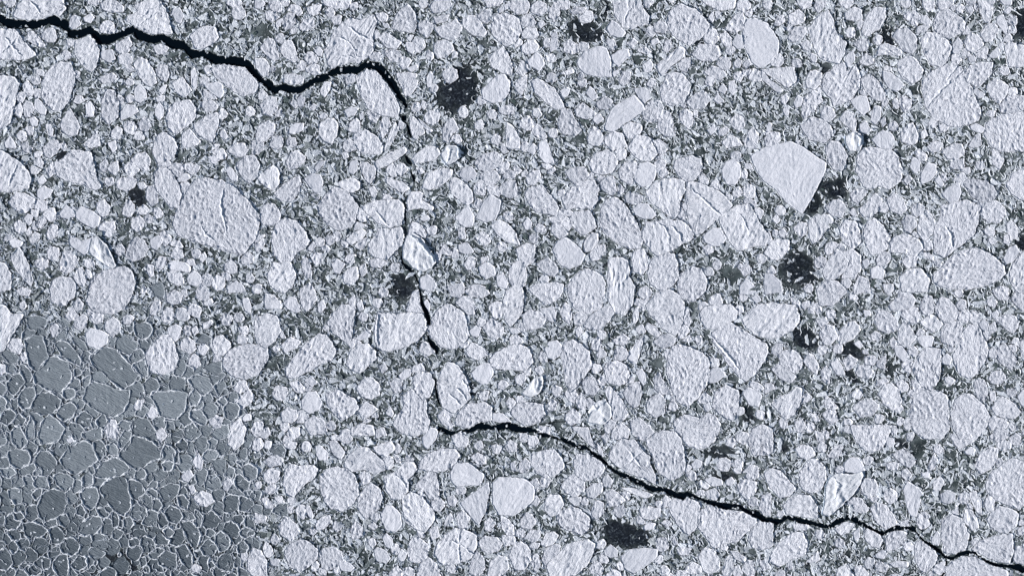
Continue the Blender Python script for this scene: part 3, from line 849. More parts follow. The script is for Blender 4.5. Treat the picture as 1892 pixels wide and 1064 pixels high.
p 162,53 168,46 176,43 185,42 194,43 195,52 190,59 187,64 178,67 170,65 164,60
r 185,28 187,22 194,20 202,22 204,32 200,39 193,44 187,40 
r -2,13 4,14 8,20 17,20 14,26 10,33 6,40 3,46 -2,47
p 5,43 9,38 15,38 17,43 14,49 8,47
p 36,30 40,26 43,29 42,35 38,37
p 170,74 174,68 179,68 181,74 174,78
p 171,84 176,79 181,74 184,77 183,84 176,89
r 97,87 100,82 105,82 104,87 99,90
s 107,92 110,87 114,89 115,94 111,96 108,95
p 76,103 80,96 84,97 87,104 85,110 78,110
p 152,98 157,93 163,95 161,102 156,103
s 175,96 179,92 183,93 183,97 178,98
p 182,104 186,98 191,98 193,106 186,110
p 165,106 172,100 178,102 180,110 168,112
s 176,9 181,8 183,15 182,20 178,17
p 160,22 165,19 170,23 167,28 162,28
p 89,23 93,19 98,22 95,27 90,27
r 147,27 153,24 156,25 152,30 148,31
p 139,31 143,28 145,33 141,36
p 121,6 127,2 133,5 131,12 125,13 121,10
p 11,3 16,0 22,2 21,7 14,6
p 102,2 106,0 107,4 103,6
p 13,13 17,10 20,14 16,18
p 0,56 4,57 4,62 -2,65 -2,56
p 14,51 18,47 20,52 16,55
T 470 530
p 53,26 58,19 63,14 68,13 73,18 72,25 71,33 69,42 62,37 56,32
r 88,33 90,19 96,20 104,20 112,19 120,20 126,24 125,30 119,38 110,43 100,46 94,46 89,43
p 128,24 133,18 139,13 144,14 151,18 154,26 156,35 151,41 144,45 136,43 130,39 127,34
p 33,2 40,-3 44,3 45,9 41,15 38,18 34,14
s 21,12 25,7 30,8 34,17 31,19 24,16
r 7,11 8,5 14,6 19,11 20,16 14,16 8,16
p 46,12 50,9 52,15 48,20 46,17
p 23,60 30,50 38,41 46,35 52,36 57,42 59,48 56,53 47,57 38,62 30,66 24,65
p 19,43 26,36 34,40 30,45 22,48
r 67,57 70,46 75,42 82,42 88,47 88,52 83,57 77,63 71,60
s 73,38 80,32 85,31 83,37 77,39
p 52,79 60,75 66,78 73,82 76,88 70,94 63,97 58,92 54,87
s 34,83 38,77 45,76 49,84 47,89 40,92 35,89
p 19,92 24,88 31,90 32,95 27,99 20,98
p 74,74 79,67 86,66 91,71 91,78 85,82 78,80
p 75,90 81,83 86,86 90,89 85,93 79,97
p 101,100 105,92 109,88 108,80 114,75 120,78 125,82 125,90 127,98 125,105 117,108 107,106
s 117,70 120,66 126,67 126,73 122,77 118,75
p 115,66 120,62 128,63 131,69 128,79 122,82 117,76
r 133,72 136,62 141,55 147,57 153,65 156,73 157,80 150,87 144,91 137,87 134,80
p 146,97 151,88 158,85 168,84 172,88 172,97 162,99 156,103 147,100
s 158,63 162,58 168,55 173,57 174,63 170,70 165,71 160,67
p 171,53 176,48 184,44 194,42 200,46 202,55 196,61 184,60 174,59
p 146,11 152,7 158,7 161,14 160,20 155,20 150,15
p 153,3 160,-2 169,0 171,5 166,8 157,7
p 140,0 152,-3 153,4 149,8 143,7
s 156,32 161,28 165,30 163,36 158,36
p 153,47 158,40 166,44 170,49 163,53 156,51
p 166,29 172,23 181,28 181,35 175,39 170,35
r 180,12 183,4 188,-1 194,0 196,8 194,20 186,29 182,23
s 172,92 181,92 187,98 178,99 172,97
p 133,94 139,88 145,93 142,97 146,101 141,104 137,100
s 95,92 99,87 102,92 100,95
p 98,70 103,66 108,68 107,76 102,77
s 105,65 109,60 115,60 113,65 107,68
p 90,58 95,55 97,60 93,63
p 163,79 167,75 171,76 170,82 164,82
p 25,70 31,68 37,73 36,77 30,77
s 36,68 41,65 46,69 42,73
p 112,13 115,4 120,2 121,11 123,20 116,20 110,17
s 122,11 126,9 128,14 127,19 124,16
r 74,12 78,9 80,16 76,18
r 0,33 -2,24 5,21 11,25 14,30 13,36 6,43 1,40
p -8,46 0,46 6,50 9,59 5,63 -4,66
p 0,98 6,100 12,106 8,108 -2,106
p 12,45 17,41 19,46 15,48
p 25,104 30,101 33,106 26,108
p 36,98 43,94 51,97 53,106 40,108
p 70,103 78,99 86,101 88,108 70,108
p 88,104 94,102 97,108 88,110
s 16,32 20,31 23,37 20,38
T 940 530
p 14,2 20,-2 32,-3 40,-2 38,6 32,11 26,13 21,8
p 10,20 15,17 22,18 27,23 24,29 17,31 12,32 10,26
s 22,16 29,15 33,14 34,22 32,26 28,24
p 37,18 41,11 45,14 46,22 44,27 39,23
p 54,28 60,20 68,15 75,14 77,18 73,25 66,31 59,31
r 100,14 104,9 110,3 118,3 124,7 128,14 126,22 125,29 121,35 113,31 108,25 103,20
p 125,16 131,17 133,24 131,29 127,26
r 139,20 142,15 150,14 160,13 166,18 165,23 158,27 150,31 143,30 140,25
p 148,34 155,29 161,26 168,31 177,36 187,42 188,48 184,55 178,63 172,68 166,63 160,56 154,47 150,41
r 170,24 176,18 183,13 192,12 200,13 208,14 211,25 205,32 196,36 188,37 179,34 173,29
p 115,62 116,52 119,45 124,43 132,45 140,48 145,54 146,63 143,72 137,80 130,86 124,84 119,75
p 69,60 72,55 79,54 85,57 88,64 85,70 78,72 71,68
p 38,51 40,42 46,39 52,42 58,48 60,58 55,64 48,73 44,76 41,68 40,59
s 26,45 29,40 35,39 39,43 38,49 33,53 28,51
p 53,70 57,65 62,66 66,74 62,79 56,78
b 60,90 64,84 70,82 74,88 74,95 69,100 63,99 58,98
r 70,76 73,72 78,77 83,84 87,93 82,97 76,97 74,88
p 83,77 88,71 95,69 97,77 95,86 90,88 86,83
r 100,85 104,80 110,77 114,83 113,92 106,95 101,91
p 106,65 110,62 113,69 119,78 110,78 106,74
s 144,65 148,59 154,59 158,64 152,69 146,70
p 150,77 158,72 167,76 167,86 163,97 156,95 151,90 148,87
s 170,77 174,73 181,75 184,79 182,87 175,86
p 139,97 144,92 150,93 154,100 152,108 142,110 138,104
p 120,98 128,93 139,96 138,106 128,110 121,106
r 105,40 110,36 116,34 122,37 120,42 112,45
b 99,30 101,26 107,29 111,34 108,37 103,34
b 90,55 93,45 96,37 98,36 97,43 95,50 93,56
s 87,48 93,40 95,38 92,50 90,56 86,52
r 91,16 95,14 94,24 91,28 90,22
s 92,62 97,59 100,66 98,72 95,68
b 9,78 14,72 19,66 24,65 25,71 22,77 16,80
p 1,91 7,85 15,84 24,86 26,92 22,98 14,101 6,98
p 41,93 47,88 52,93 51,99 45,101 41,98
p 88,98 95,95 102,101 107,107 98,112 90,108
p 75,104 82,98 88,104 86,112 74,110
p 0,37 6,34 11,40 6,43 1,42
s 0,31 6,30 9,33 3,35
p 75,39 83,34 88,37 86,42 78,42
p 60,40 65,36 68,42 65,47 60,45
p 48,31 52,28 54,33 50,37
g 103,55 109,50 113,55 108,59
p 48,82 53,77 57,84 55,90 50,88
p 27,86 32,81 35,84 34,90 29,90
p 18,60 23,57 26,62 22,64
s 141,86 146,84 148,89 144,91
p 4,66 10,62 13,66 9,72 5,70
p 20,106 22,101 30,102 30,108
p 176,68 183,70 186,74 182,76 175,72
p 135,37 140,35 141,41 137,43
s 176,8 181,5 184,10 180,12
s 170,0 178,-3 180,4 175,8
T 1412 530
p 36,4 40,-2 58,-3 59,4 57,10 51,14 43,12
p 64,2 76,-2 75,7 72,11 67,8
r 86,-2 94,-2 94,3 90,6 87,3
p 90,14 97,7 99,0 104,3 110,9 108,15 99,17 93,17
p 113,14 117,6 122,7 124,13 123,19 118,21 114,18
p 124,16 128,8 133,8 138,13 142,18 139,24 133,26 127,22
p 140,22 145,16 149,17 151,21 147,27 142,25
p 98,20 105,15 112,15 113,22 111,27 104,25
p 80,24 83,17 90,18 97,24 97,31 90,34 83,31
r 97,40 98,30 102,25 108,31 110,38 105,44 100,43
r 113,26 117,23 122,20 126,23 130,27 126,32 122,33
p 128,35 131,28 136,25 143,26 145,32 141,41 136,43 129,40
p 137,50 141,44 144,34 149,28 155,28 159,37 163,46 160,54 155,62 150,66 142,63 139,57
p 107,58 112,50 117,45 122,45 128,46 128,58 127,67 122,75 116,73 110,65
p 106,92 109,80 116,76 124,76 132,79 134,90 134,104 128,110 116,110 108,104
p 136,92 139,83 145,78 151,79 158,85 164,94 160,103 154,110 142,110 137,102
r 165,88 169,83 174,80 182,85 186,91 182,96 174,95 168,93
p 162,98 167,94 175,96 178,99 175,104 165,104
p 152,71 156,66 161,69 163,76 160,83 155,81
p 169,52 170,44 175,41 180,47 184,54 180,60 174,57
p 163,66 167,61 173,61 176,66 172,71 165,70
p 168,23 175,20 183,21 185,29 181,34 175,30
s 156,27 160,23 164,27 162,33 158,31
p 180,8 184,0 192,0 194,16 188,17 182,13
p 166,3 172,-1 178,1 178,9 172,10 168,7
p 162,10 166,7 170,11 168,15 163,14
s 165,20 169,16 171,20 168,25
p -9,20 -4,14 0,12 20,11 22,22 20,30 15,35 8,36 0,34
p 19,9 22,6 26,11 25,15 21,14
p 10,50 15,46 22,46 27,52 27,58 22,63 17,60 12,57
p 28,54 32,48 36,50 40,58 38,64 33,60
p 5,60 10,56 18,61 23,65 20,70 12,67
r 53,38 55,31 61,26 66,25 70,31 66,37 59,41 55,42
p 40,34 45,27 51,29 53,36 49,42 43,42
p 66,62 69,57 76,57 80,62 76,67 68,65
p 57,54 62,49 68,53 65,59 60,61
s 48,56 53,52 57,58 59,64 53,64
p 73,51 79,49 83,53 79,57 73,57
p 41,62 45,57 49,62 47,71 42,68
r 5,85 11,80 17,78 23,73 27,75 26,84 22,92 15,97 11,91
r 83,78 87,71 93,70 98,76 100,84 93,90 87,85
g 88,56 93,54 98,57 97,62 91,64
p 96,70 100,67 105,71 104,76 98,77
p 64,88 70,83 78,82 84,86 80,93 70,95
p 107,68 112,67 116,74 112,79 108,75
s 111,37 116,35 123,36 122,43 117,45 113,41
s 94,43 100,43 105,50 102,55 96,50
p 91,39 94,36 97,40 95,45 92,44
p 77,35 81,32 86,35 83,39 78,39
s 65,41 69,39 72,43 69,45
s 71,46 75,45 76,49 72,49
p 37,24 45,22 47,26 41,30
p 42,93 47,88 52,90 54,97 48,100
p 22,98 28,96 31,102 28,106 23,105
p 60,104 68,98 80,98 90,100 92,108 82,112 64,112
p 131,66 135,65 139,68 136,72 132,70
s 184,80 188,75 193,74 194,86 187,86
p 177,100 181,98 184,103 180,105
p 27,80 31,77 35,80 32,84 27,84
p 164,76 168,76 169,82 165,84
p 33,92 38,92 41,98 36,98
s 129,52 133,48 137,52 135,57 130,56
p 133,44 137,42 139,46 135,48
p 31,14 36,17 37,20 32,19
p 44,78 49,82 54,88 50,90 44,87
p 82,68 88,66 91,69 85,72 81,72
p 0,70 6,70 8,74 0,78
s 72,17 77,17 78,21 73,22
p 186,40 192,36 193,56 187,52
T 0 794
g 8,2 14,-4 17,2 20,8 19,12 14,13 9,9
g 44,22 50,14 57,10 62,8 66,11 69,17 71,22 64,27 55,32 48,28
g 88,16 94,9 98,4 105,6 112,10 118,16 118,20 111,22 100,29 93,24 87,19
g 69,30 76,23 84,20 90,23 95,29 88,33 78,35 70,34
g 73,44 77,38 85,34 92,36 93,43 95,50 95,56 90,62 83,58 77,50
g 6,16 12,14 20,15 22,20 21,25 14,28 8,25 6,20
g 25,22 29,16 36,16 41,23 41,26 36,32 31,33 30,27 26,25
g 27,57 31,47 39,43 47,46 49,53 46,60 40,64 33,66 28,62
g 39,34 44,31 49,32 54,36 53,41 48,45 42,40
g 58,46 63,42 70,42 72,48 70,55 66,58 62,55 59,50
g 58,70 60,67 66,63 73,63 75,69 70,75 62,77 57,74
g 17,68 24,67 31,70 35,73 31,77 24,79 19,77
g 36,74 38,70 43,71 46,75 47,80 43,83 38,82
g 6,44 10,42 16,43 16,53 11,54 7,49
g 116,45 118,42 124,39 131,40 130,46 124,52 119,51
g 153,22 158,21 164,22 165,28 163,34 158,31
g 131,67 138,66 143,70 146,76 144,84 140,85 136,78
g 128,86 135,83 140,91 140,97 137,101 132,95
g 115,93 121,88 128,90 129,99 126,103 121,100 116,98
g 119,61 124,55 130,57 133,63 129,68 122,66
g 39,96 43,91 49,91 50,99 50,106 43,106 39,101
g 52,97 58,91 63,93 63,99 58,102 53,101
g 25,96 30,92 37,94 36,100 31,102 26,99
g 0,88 4,86 8,91 9,97 5,102 -2,100
g 55,57 59,54 63,59 61,63 56,61
g 42,63 48,61 51,66 48,71 44,69
g 68,9 74,8 77,12 77,18 73,22 69,16
g 77,12 82,9 86,13 86,18 80,18 
g 86,8 91,0 96,2 95,9 91,15 87,12
g 60,2 66,0 74,-2 74,6 66,8 60,5
g 0,28 9,27 12,31 7,35 2,33
g 17,34 22,32 25,37 25,43 21,43 17,39
g 60,35 64,30 68,33 68,39 63,42 60,40
g 128,11 133,6 137,9 136,14 131,16
g 136,1 141,-2 146,1 145,6 140,8
g 126,17 130,16 131,24 127,24
g 118,25 122,21 127,24 125,29 120,30
g 112,80 116,73 120,78 124,80 122,83 114,83
g 163,50 168,47 174,48 174,56 168,61 163,59
g 183,56 186,54 191,55 191,63 185,62
g 178,80 183,77 189,81 189,86 182,87
g 10,108 13,101 18,102 21,106 20,110
g 6,84 10,80 14,85 12,89 9,90
g 107,44 111,42 115,45 114,49 108,48
g 94,37 98,36 103,39 106,45 103,49 97,50 94,44
g 70,57 75,56 80,61 78,64 73,63
g 81,60 84,59 87,64 86,70 82,70
g 23,47 27,43 31,42 30,48 26,51
g 10,61 15,59 18,63 15,66 11,65
g 129,48 134,47 138,53 136,58 131,56
g 170,63 175,61 178,65 175,69 171,67
g 119,73 123,70 127,74 125,78 121,77
g 94,80 100,78 102,82 97,86 94,84
g 90,65 95,63 98,68 95,72 90,70
g 106,33 110,31 112,36 109,39 106,37
g 166,18 171,17 173,22 169,26 166,23
g 174,15 179,13 181,18 178,22 174,20
g 5,74 10,72 15,75 15,80 9,80
g 150,73 154,71 157,75 154,78 150,77
g 151,97 155,95 157,99 153,101
g 101,93 106,92 107,98 103,100
g 141,88 147,87 148,92 143,93
g 111,51 116,50 119,55 115,60 111,57
s 144,17 142,13 145,17 148,23 147,28 143,28 140,23
s 132,33 138,28 141,33 137,38 133,37
p 162,38 166,34 170,39 167,44 163,44
r 168,-4 175,-8 179,0 177,9 171,15 166,10
p 180,94 184,86 190,88 194,95 194,106 184,106 180,102
s 182,9 188,7 192,14 187,14
s 48,7 52,5 54,8 50,10
p 139,99 143,97 147,100 145,104 140,103
p 113,2 118,-2 122,4 117,9 114,6
p 175,90 180,89 181,94 176,96
p 141,49 147,44 154,47 156,52 150,56 143,54
p 137,41 141,40 143,45 139,47
T 470 794
p 48,42 48,34 53,29 60,27 68,29 73,34 75,40 75,47 70,55 63,58 56,57 51,51
p 22,30 26,25 33,26 43,26 46,29 43,35 36,40 28,49 24,47 21,40
r 65,26 69,18 76,13 82,13 88,18 94,24 94,29 88,32 80,29 71,30
p 121,22 127,17 137,14 146,14 149,19 145,25 138,30 126,30 120,28
s 143,31 146,25 155,24 161,28 167,33 164,40 158,40 148,41 143,37
s 150,53 158,47 165,42 170,38 171,45 168,59 163,69 158,63
s 174,39 178,35 188,35 196,36 203,41 203,50 197,56 188,62 178,61 174,53
p 117,41 122,35 128,29 132,32 134,42 134,50 128,50 123,44
r 94,34 102,31 109,24 116,24 118,29 112,36 112,44 106,50 100,50 96,43
p 76,50 79,43 85,39 91,43 93,49 91,57 86,61 80,64 75,57
r 108,48 114,46 122,49 128,56 131,60 130,67 124,74 116,71 110,66 108,57
s 92,62 95,56 100,55 106,61 107,69 103,74 96,73 93,67
p 110,70 115,65 122,68 126,74 117,77 112,75
r 134,82 140,76 146,72 156,74 161,77 161,85 157,93 150,96 143,98 136,97 131,90
p 22,88 25,83 34,80 40,82 45,87 45,94 39,99 33,103 26,99 23,94
p 47,90 50,86 57,85 63,89 65,95 60,99 54,102 49,100
p 17,70 23,63 30,68 33,74 27,81 20,77
p 111,88 114,79 120,78 127,84 126,92 119,97 113,95
s 87,88 90,85 96,88 99,93 96,97 89,95
s 93,78 96,75 101,79 100,87 96,85
p 118,106 121,97 127,93 133,98 136,106 128,110
p 70,72 73,66 79,71 78,78 71,79
p 6,23 13,18 20,20 21,25 12,27
p 6,32 11,28 18,30 18,36 12,40 7,37
s 44,12 48,11 54,17 53,22 47,22 45,18
r 54,8 60,8 66,16 63,22 57,18
r 86,13 93,10 100,8 102,14 96,19 90,18
r 23,3 26,-2 33,-2 33,4 27,8
p 108,4 112,-2 121,-2 123,4 117,8 110,7
s 122,6 128,-2 134,0 132,7 126,14 123,11
p 143,5 150,2 156,6 155,12 147,13
p 172,12 176,10 180,13 178,17 174,17
p 182,12 186,7 191,10 191,16 185,16
p 163,81 168,77 176,78 181,82 178,88 170,90 165,87
p 179,63 184,64 189,70 189,77 184,77 180,71
r 172,95 178,91 184,93 185,101 178,108 169,108
p 158,94 162,88 167,93 168,101 162,107 156,104
p 98,104 104,98 108,103 107,108 98,108
s 104,92 107,86 111,90 109,95 105,96
p 5,50 9,49 15,54 13,57 8,57
p 0,60 9,63 8,67 0,68
p 0,38 5,37 5,42 0,44
p -2,88 3,88 6,94 5,102 -2,106
b 6,86 8,81 12,84 14,90 10,93 7,91
s 37,56 40,55 43,61 42,66 39,62
p 44,68 49,63 55,62 56,67 50,72 45,73
r 139,64 143,60 145,65 141,70 138,70
p 147,62 152,58 157,64 155,71 149,72
p 140,49 145,47 148,52 145,56 141,54
p 157,20 162,16 168,19 169,25 163,25
s 186,24 190,23 191,30 187,29
p 167,67 172,63 175,69 172,74 168,73
s 61,97 66,95 73,100 70,103 63,102
s 11,95 16,93 19,95 16,99 12,98
p 5,0 10,-2 12,3 7,7 1,3
p 0,6 5,6 7,11 3,16 -2,14
p 76,33 80,30 85,33 84,38 79,40
p 101,17 105,19 107,24 103,24
p 82,70 86,66 90,70 87,73
p 23,56 28,55 29,60 25,61
p 127,72 133,70 135,77 129,81
p 82,80 87,78 89,83 85,86
p 14,49 20,48 22,53 17,54
T 940 794
r 73,20 76,13 82,7 92,8 96,14 102,19 103,25 106,33 106,39 100,36 88,31 78,26
p 100,8 105,4 112,1 120,2 125,7 127,16 128,25 125,33 117,36 110,31 106,23 103,16
p 17,18 26,15 33,15 38,20 40,27 34,33 28,35 21,32 16,25
p 47,23 50,18 57,18 65,22 70,27 67,33 60,36 55,37 49,33
p 38,41 43,34 50,32 55,37 55,44 48,49 41,45
b 56,43 62,39 68,38 68,45 62,50 57,49
p 35,65 36,60 45,56 52,58 58,64 58,71 53,76 46,74 39,71
p 8,66 12,60 17,61 20,67 16,72 9,71
r 26,52 30,47 37,48 40,54 36,61 30,63 26,58
p 70,47 75,43 80,46 85,51 79,55 73,56
p 95,58 100,55 110,57 110,63 103,66 97,64
r 60,57 63,51 69,53 69,61 63,65 60,62
p 116,54 120,50 129,50 138,53 139,62 137,70 131,76 125,72 119,63
p 139,60 146,55 158,58 170,60 179,62 179,69 172,75 165,81 158,82 150,86 144,78 138,70
p 174,80 176,72 184,65 192,66 192,84 184,87 177,85
s 82,92 88,87 98,86 108,87 107,93 99,99 91,104 84,101
s 69,88 74,83 79,87 79,92 74,93 70,91
r 138,92 142,86 149,87 153,93 154,100 148,105 142,103
r 155,102 158,93 162,91 164,98 162,106 156,106
r 35,91 42,84 48,82 58,80 62,84 60,92 55,100 47,105 38,108 30,106 28,98
p 24,95 26,87 33,83 38,84 36,90 32,95 28,102
p 0,92 3,84 9,81 15,86 16,95 11,102 4,101
p 16,97 18,90 22,91 23,99 19,103
r 23,83 27,75 33,74 36,77 33,82 27,85
p 11,79 16,72 23,73 23,78 18,82
r -2,66 2,68 7,77 3,78 -2,78
p 126,0 131,-2 150,-2 150,8 145,12 138,14 131,12 127,8
p 174,8 177,0 184,-4 192,0 192,16 186,18 178,18
p 158,7 163,5 166,9 163,13 158,11
s 133,25 136,21 141,23 139,28 134,28
p 161,25 166,21 171,23 170,27 163,27
s 142,36 148,34 155,36 156,40 148,41
s 158,37 162,34 165,37 162,41 158,40
p 166,40 172,36 180,38 180,45 173,51 168,46
p 182,58 184,48 191,46 191,63 185,62
p 170,31 175,25 182,27 182,34 176,38
s 98,70 102,67 107,68 105,72 99,73
p 110,67 115,65 119,68 115,71
s 119,80 120,77 124,83 120,84
p 122,87 127,85 133,86 131,91 124,91
p 161,88 166,88 173,93 171,97 164,93
p 128,101 134,96 140,99 140,104 131,105
p 169,102 173,95 178,95 180,103 174,106
p 182,95 188,94 191,100 185,103
p 121,106 123,102 130,102 132,108
r 68,35 72,32 76,37 74,42 69,41
p 112,50 114,47 118,50 116,56 112,57
p 7,25 12,20 16,24 14,31 8,31
p 22,36 27,32 31,36 28,42 23,41
p 15,38 20,35 23,40 20,45 15,43
p 2,12 6,9 8,14 4,17
p 16,50 20,47 23,52 20,56 16,54
r 81,42 90,42 100,45 105,47 100,50 90,46
p 71,105 76,101 81,104 82,108 70,108
p 14,4 20,4 22,8 18,13 14,11
p 67,5 71,2 74,6 70,10
p 92,1 98,-2 105,0 103,5 96,6
r 45,-2 58,-2 60,6 64,14 60,12 52,4
p 64,9 68,14 69,20 65,17
T 1412 794
b 45,40 49,34 55,32 62,33 70,31 71,34 67,43 61,50 54,56 47,62 43,61 44,53
p 25,33 28,27 32,22 39,22 44,28 45,35 41,43 35,46 29,44 26,39
p 0,32 4,28 12,30 17,36 22,42 18,48 11,49 5,43 2,38
r 14,55 18,50 25,47 33,48 38,55 38,64 28,63 16,61
p 22,14 28,10 35,13 37,18 31,22 25,19
p 62,-3 92,-3 90,5 86,12 80,16 74,15 68,10
p 70,39 74,35 80,36 83,41 82,46 76,50 71,46
p 60,53 65,49 71,50 76,58 72,61 65,59
p 77,57 82,53 89,55 94,62 97,68 88,72 81,66
s 101,42 105,38 112,42 115,46 113,54 111,62 107,63 104,56
p 87,45 92,42 97,46 96,52 91,54 87,50
r 72,74 76,71 82,74 86,80 84,85 78,85 74,80
p 88,79 93,74 99,73 104,75 101,82 95,87 89,88
p 110,82 115,80 121,86 126,91 124,97 118,104 113,101 109,92
p 129,66 136,62 143,64 146,70 149,77 146,87 138,90 131,89 129,78
p 151,87 158,80 169,77 180,76 181,88 178,97 168,95 159,91
p 132,100 138,95 147,92 155,93 163,98 176,102 176,110 132,110
p 162,64 170,56 178,57 185,61 183,70 177,75 170,74 165,70
p 161,41 165,32 172,26 181,21 188,24 191,34 191,52 185,57 176,54 168,50 163,46
p 153,27 157,17 164,13 170,13 170,21 165,28 158,32
r 144,66 146,58 151,58 155,65 156,71 151,73 148,69
p 3,96 6,88 12,81 21,75 28,75 31,83 29,91 20,94 12,99
p 0,68 6,67 11,70 10,78 4,84 -2,82
r 51,72 58,67 66,68 62,74 56,77
s 128,47 133,44 139,46 139,51 134,54 129,52
s 143,53 139,54 141,57 142,62 135,61
r 123,38 128,33 131,38 128,44 123,44
p 119,26 124,16 126,22 124,28 120,30
p 123,13 128,10 131,15 127,18 123,16
p 135,4 143,0 151,4 153,8 147,11 142,14 138,10
s 145,16 150,12 154,14 152,18 147,18
p 164,5 170,-2 178,1 177,6 169,9
p 178,6 183,2 187,5 186,11 180,11
p 93,18 100,14 107,17 110,23 106,28 100,25
g 106,12 110,3 116,6 118,14 115,21 111,26 107,20
p 100,29 104,28 108,33 104,37 100,34
s 58,24 62,20 68,20 72,25 73,30 65,31 58,30
p 88,25 93,23 98,24 97,29 90,29
p 46,19 51,12 57,11 56,18 50,21
b 72,96 76,92 81,95 79,101 74,101
p 80,98 84,95 91,99 89,103 82,103
r 52,106 54,100 60,97 65,106 60,110
p 65,100 70,98 76,104 75,108 67,107
p 122,102 126,97 132,95 132,103 127,106
s 121,80 126,73 128,76 127,84 122,83
r 149,46 154,44 158,52 158,62 155,60 151,53
r 160,53 163,47 168,51 167,58 162,60
p 141,48 146,44 150,48 148,54 142,53
p 181,94 183,85 190,84 191,97 184,98
p 184,72 190,69 191,76 185,77
p 95,69 101,66 105,65 105,70 97,71
s 64,75 69,71 70,78 66,81
s 80,91 86,87 90,89 87,94 81,93
p 90,97 97,95 105,96 104,100 95,100
p 30,96 39,88 41,94 36,97
p 17,96 20,94 21,101 17,102
p 0,46 5,47 6,54 2,58 -2,56
p 20,69 25,68 33,69 31,73 22,73
p 113,60 117,59 121,63 118,65
p 36,0 42,2 44,8 39,9
s 88,5 94,6 95,11 90,13
s 114,31 121,30 120,35 115,35
"""

# ---------------------------------------------------------------- the cracks
def bank(*segs):
    return np.vstack([tile(ox, oy, s) for ox, oy, s in segs])

A1, B1, C1, D1 = (0, 0), (470, 0), (940, 0), (1412, 0)
UP_TOP = bank((0, 0, "-60,8 -6,9 0,10 7,14 15,15 30,15 38,11 43,13 50,16 50,20 52,22 58,22 66,19 69,22 74,26 82,25 90,22 97,19 103,23 111,26 120,25 126,29 134,30 139,36 146,37 151,37 156,40 164,41 178,42 183,46"),
              (470, 0, "0,49 5,56 11,58 16,63 22,61 28,63 34,63 38,60 46,55 52,54 60,49 70,48 76,48 82,44 92,46 98,53 103,60 106,66 110,73 112,78"))
UP_BOT = bank((0, 0, "-60,17 -6,17 0,17 6,21 16,21 28,21 36,18 44,20 48,23 50,28 58,28 65,25 69,29 72,33 80,32 88,28 96,25 100,29 111,32 118,31 125,36 133,36 139,43 148,42 156,47 164,47 178,49 184,55"),
              (470, 0, "0,57 5,61 10,65 15,69 20,66 26,68 33,68 38,65 44,61 50,60 58,55 66,54 75,54 81,50 88,51 94,57 100,64 105,72 108,75 110,79"))
LO_TOP = bank((470, 530, "134,101 138,103 146,105 157,103 165,98 173,101 181,99"),
              (940, 530, "0,98 5,100 10,102 17,102 21,105"),
              (940, 794, "26,2 37,6 43,6 49,11 57,11 60,15 66,18 71,23 76,28 87,33 95,36 104,41 116,42 123,46 131,45 139,49 150,52 162,54 168,54 176,59 180,58"),
              (1412, 794, "0,63 12,65 16,62 27,64 37,67 47,69 52,65 60,62 66,62 71,67 78,70 83,73 88,74 95,69 104,70 110,70 112,75 117,80 126,85 132,91 137,92 145,88 154,88 159,93 168,97 178,98 185,97 190,100 250,112"))
LO_BOT = bank((470, 530, "133,104 139,107 143,108 150,105 157,106 163,104 173,104 185,104"),
              (940, 794, "3,1 12,2 21,2 25,5 32,6 41,9 47,12 52,15 57,14 62,19 68,23 73,28 80,33 88,37 97,41 104,45 113,45 121,49 127,51 131,48 137,50 145,54 160,58 166,56 177,62"),
              (1412, 794, "-2,66 3,67 10,69 17,65 28,68 38,70 48,72 55,68 63,65 69,69 79,73 86,77 94,73 102,72 110,74 114,79 124,87 131,93 136,95 145,91 153,90 160,95 168,99 178,100 189,104 250,116"))

def ribbon_poly(p, w):
    """closed outline of a thin crack: centre line p, full widths w"""
    p = np.asarray(p, float)
    t = np.gradient(p, axis=0); t /= np.hypot(t[:, 0], t[:, 1])[:, None] + 1e-9
    n = np.stack([-t[:, 1], t[:, 0]], -1)
    w = np.asarray(w)[:, None] / 2
    return np.vstack([p + n * w, (p - n * w)[::-1]])

def jag(p, step=3.0, amp=0.9, seed=0):
    q = resample(p, step)
    j = np.stack([perlin(q[:, 0] / 4 + seed, q[:, 1] / 4), perlin(q[:, 0] / 4, q[:, 1] / 4 + 50 + seed)], -1)
    return q + j * amp * 1.6

k = 10 / 3.9417
CRACKS = [jag(np.vstack([UP_TOP, UP_BOT[::-1]]), 2.4, 1.5, 1), jag(np.vstack([LO_TOP, LO_BOT[::-1]]), 2.4, 1.5, 2)]
def thin(ox, oy, txt, w, seed):
    p = tile(ox, oy, txt)
    return jag(ribbon_poly(p, w), 2.0, 0.5, seed)
CRACKS += [
    thin(470, 0, "109,84 109,88", [9, 8], 3),
    thin(470, 0, "110,89 112,93 113,97 115,102", [3, 5, 5, 2], 4),
    thin(470, 265, "110,9 112,13 115,16", [3, 8, 4], 5),
    thin(470, 265, "114,20 116,25 117,28", [2, 6, 4], 6),
    thin(470, 265, "112,37 110,42 110,48 110,56 110,64 109,70 107,76", [0.6, 1.0, 1.2, 2.2, 0.9, 0.7, 0.5], 7),
    thin(470, 265, "107,78 107,83 108,87 111,90 115,93 118,98 120,103", [1.2, 3.4, 3.4, 7, 7, 4, 2], 8),
    thin(470, 530, "120,1 121,6 122,12 125,18 127,24 127,30", [1.5, 3, 6, 8, 7, 2.5], 9),
    thin(470, 530, "126,33 127,38 130,42 133,45 133,49", [2, 5, 10, 9, 3], 10),
    thin(470, 530, "132,66 132,73 133,79 134,83 136,88", [1.2, 3, 5, 4, 1.5], 11),
    thin(940, 530, "16,101.5 22,100 30,99 36,98 42,98 50,100", [1.8, 1.5, 2, 1.5, 2, 1.2], 12),
    thin(1412, 794, "133,94 132.5,99 131,104 129,107", [4, 3, 3, 3], 13),
]

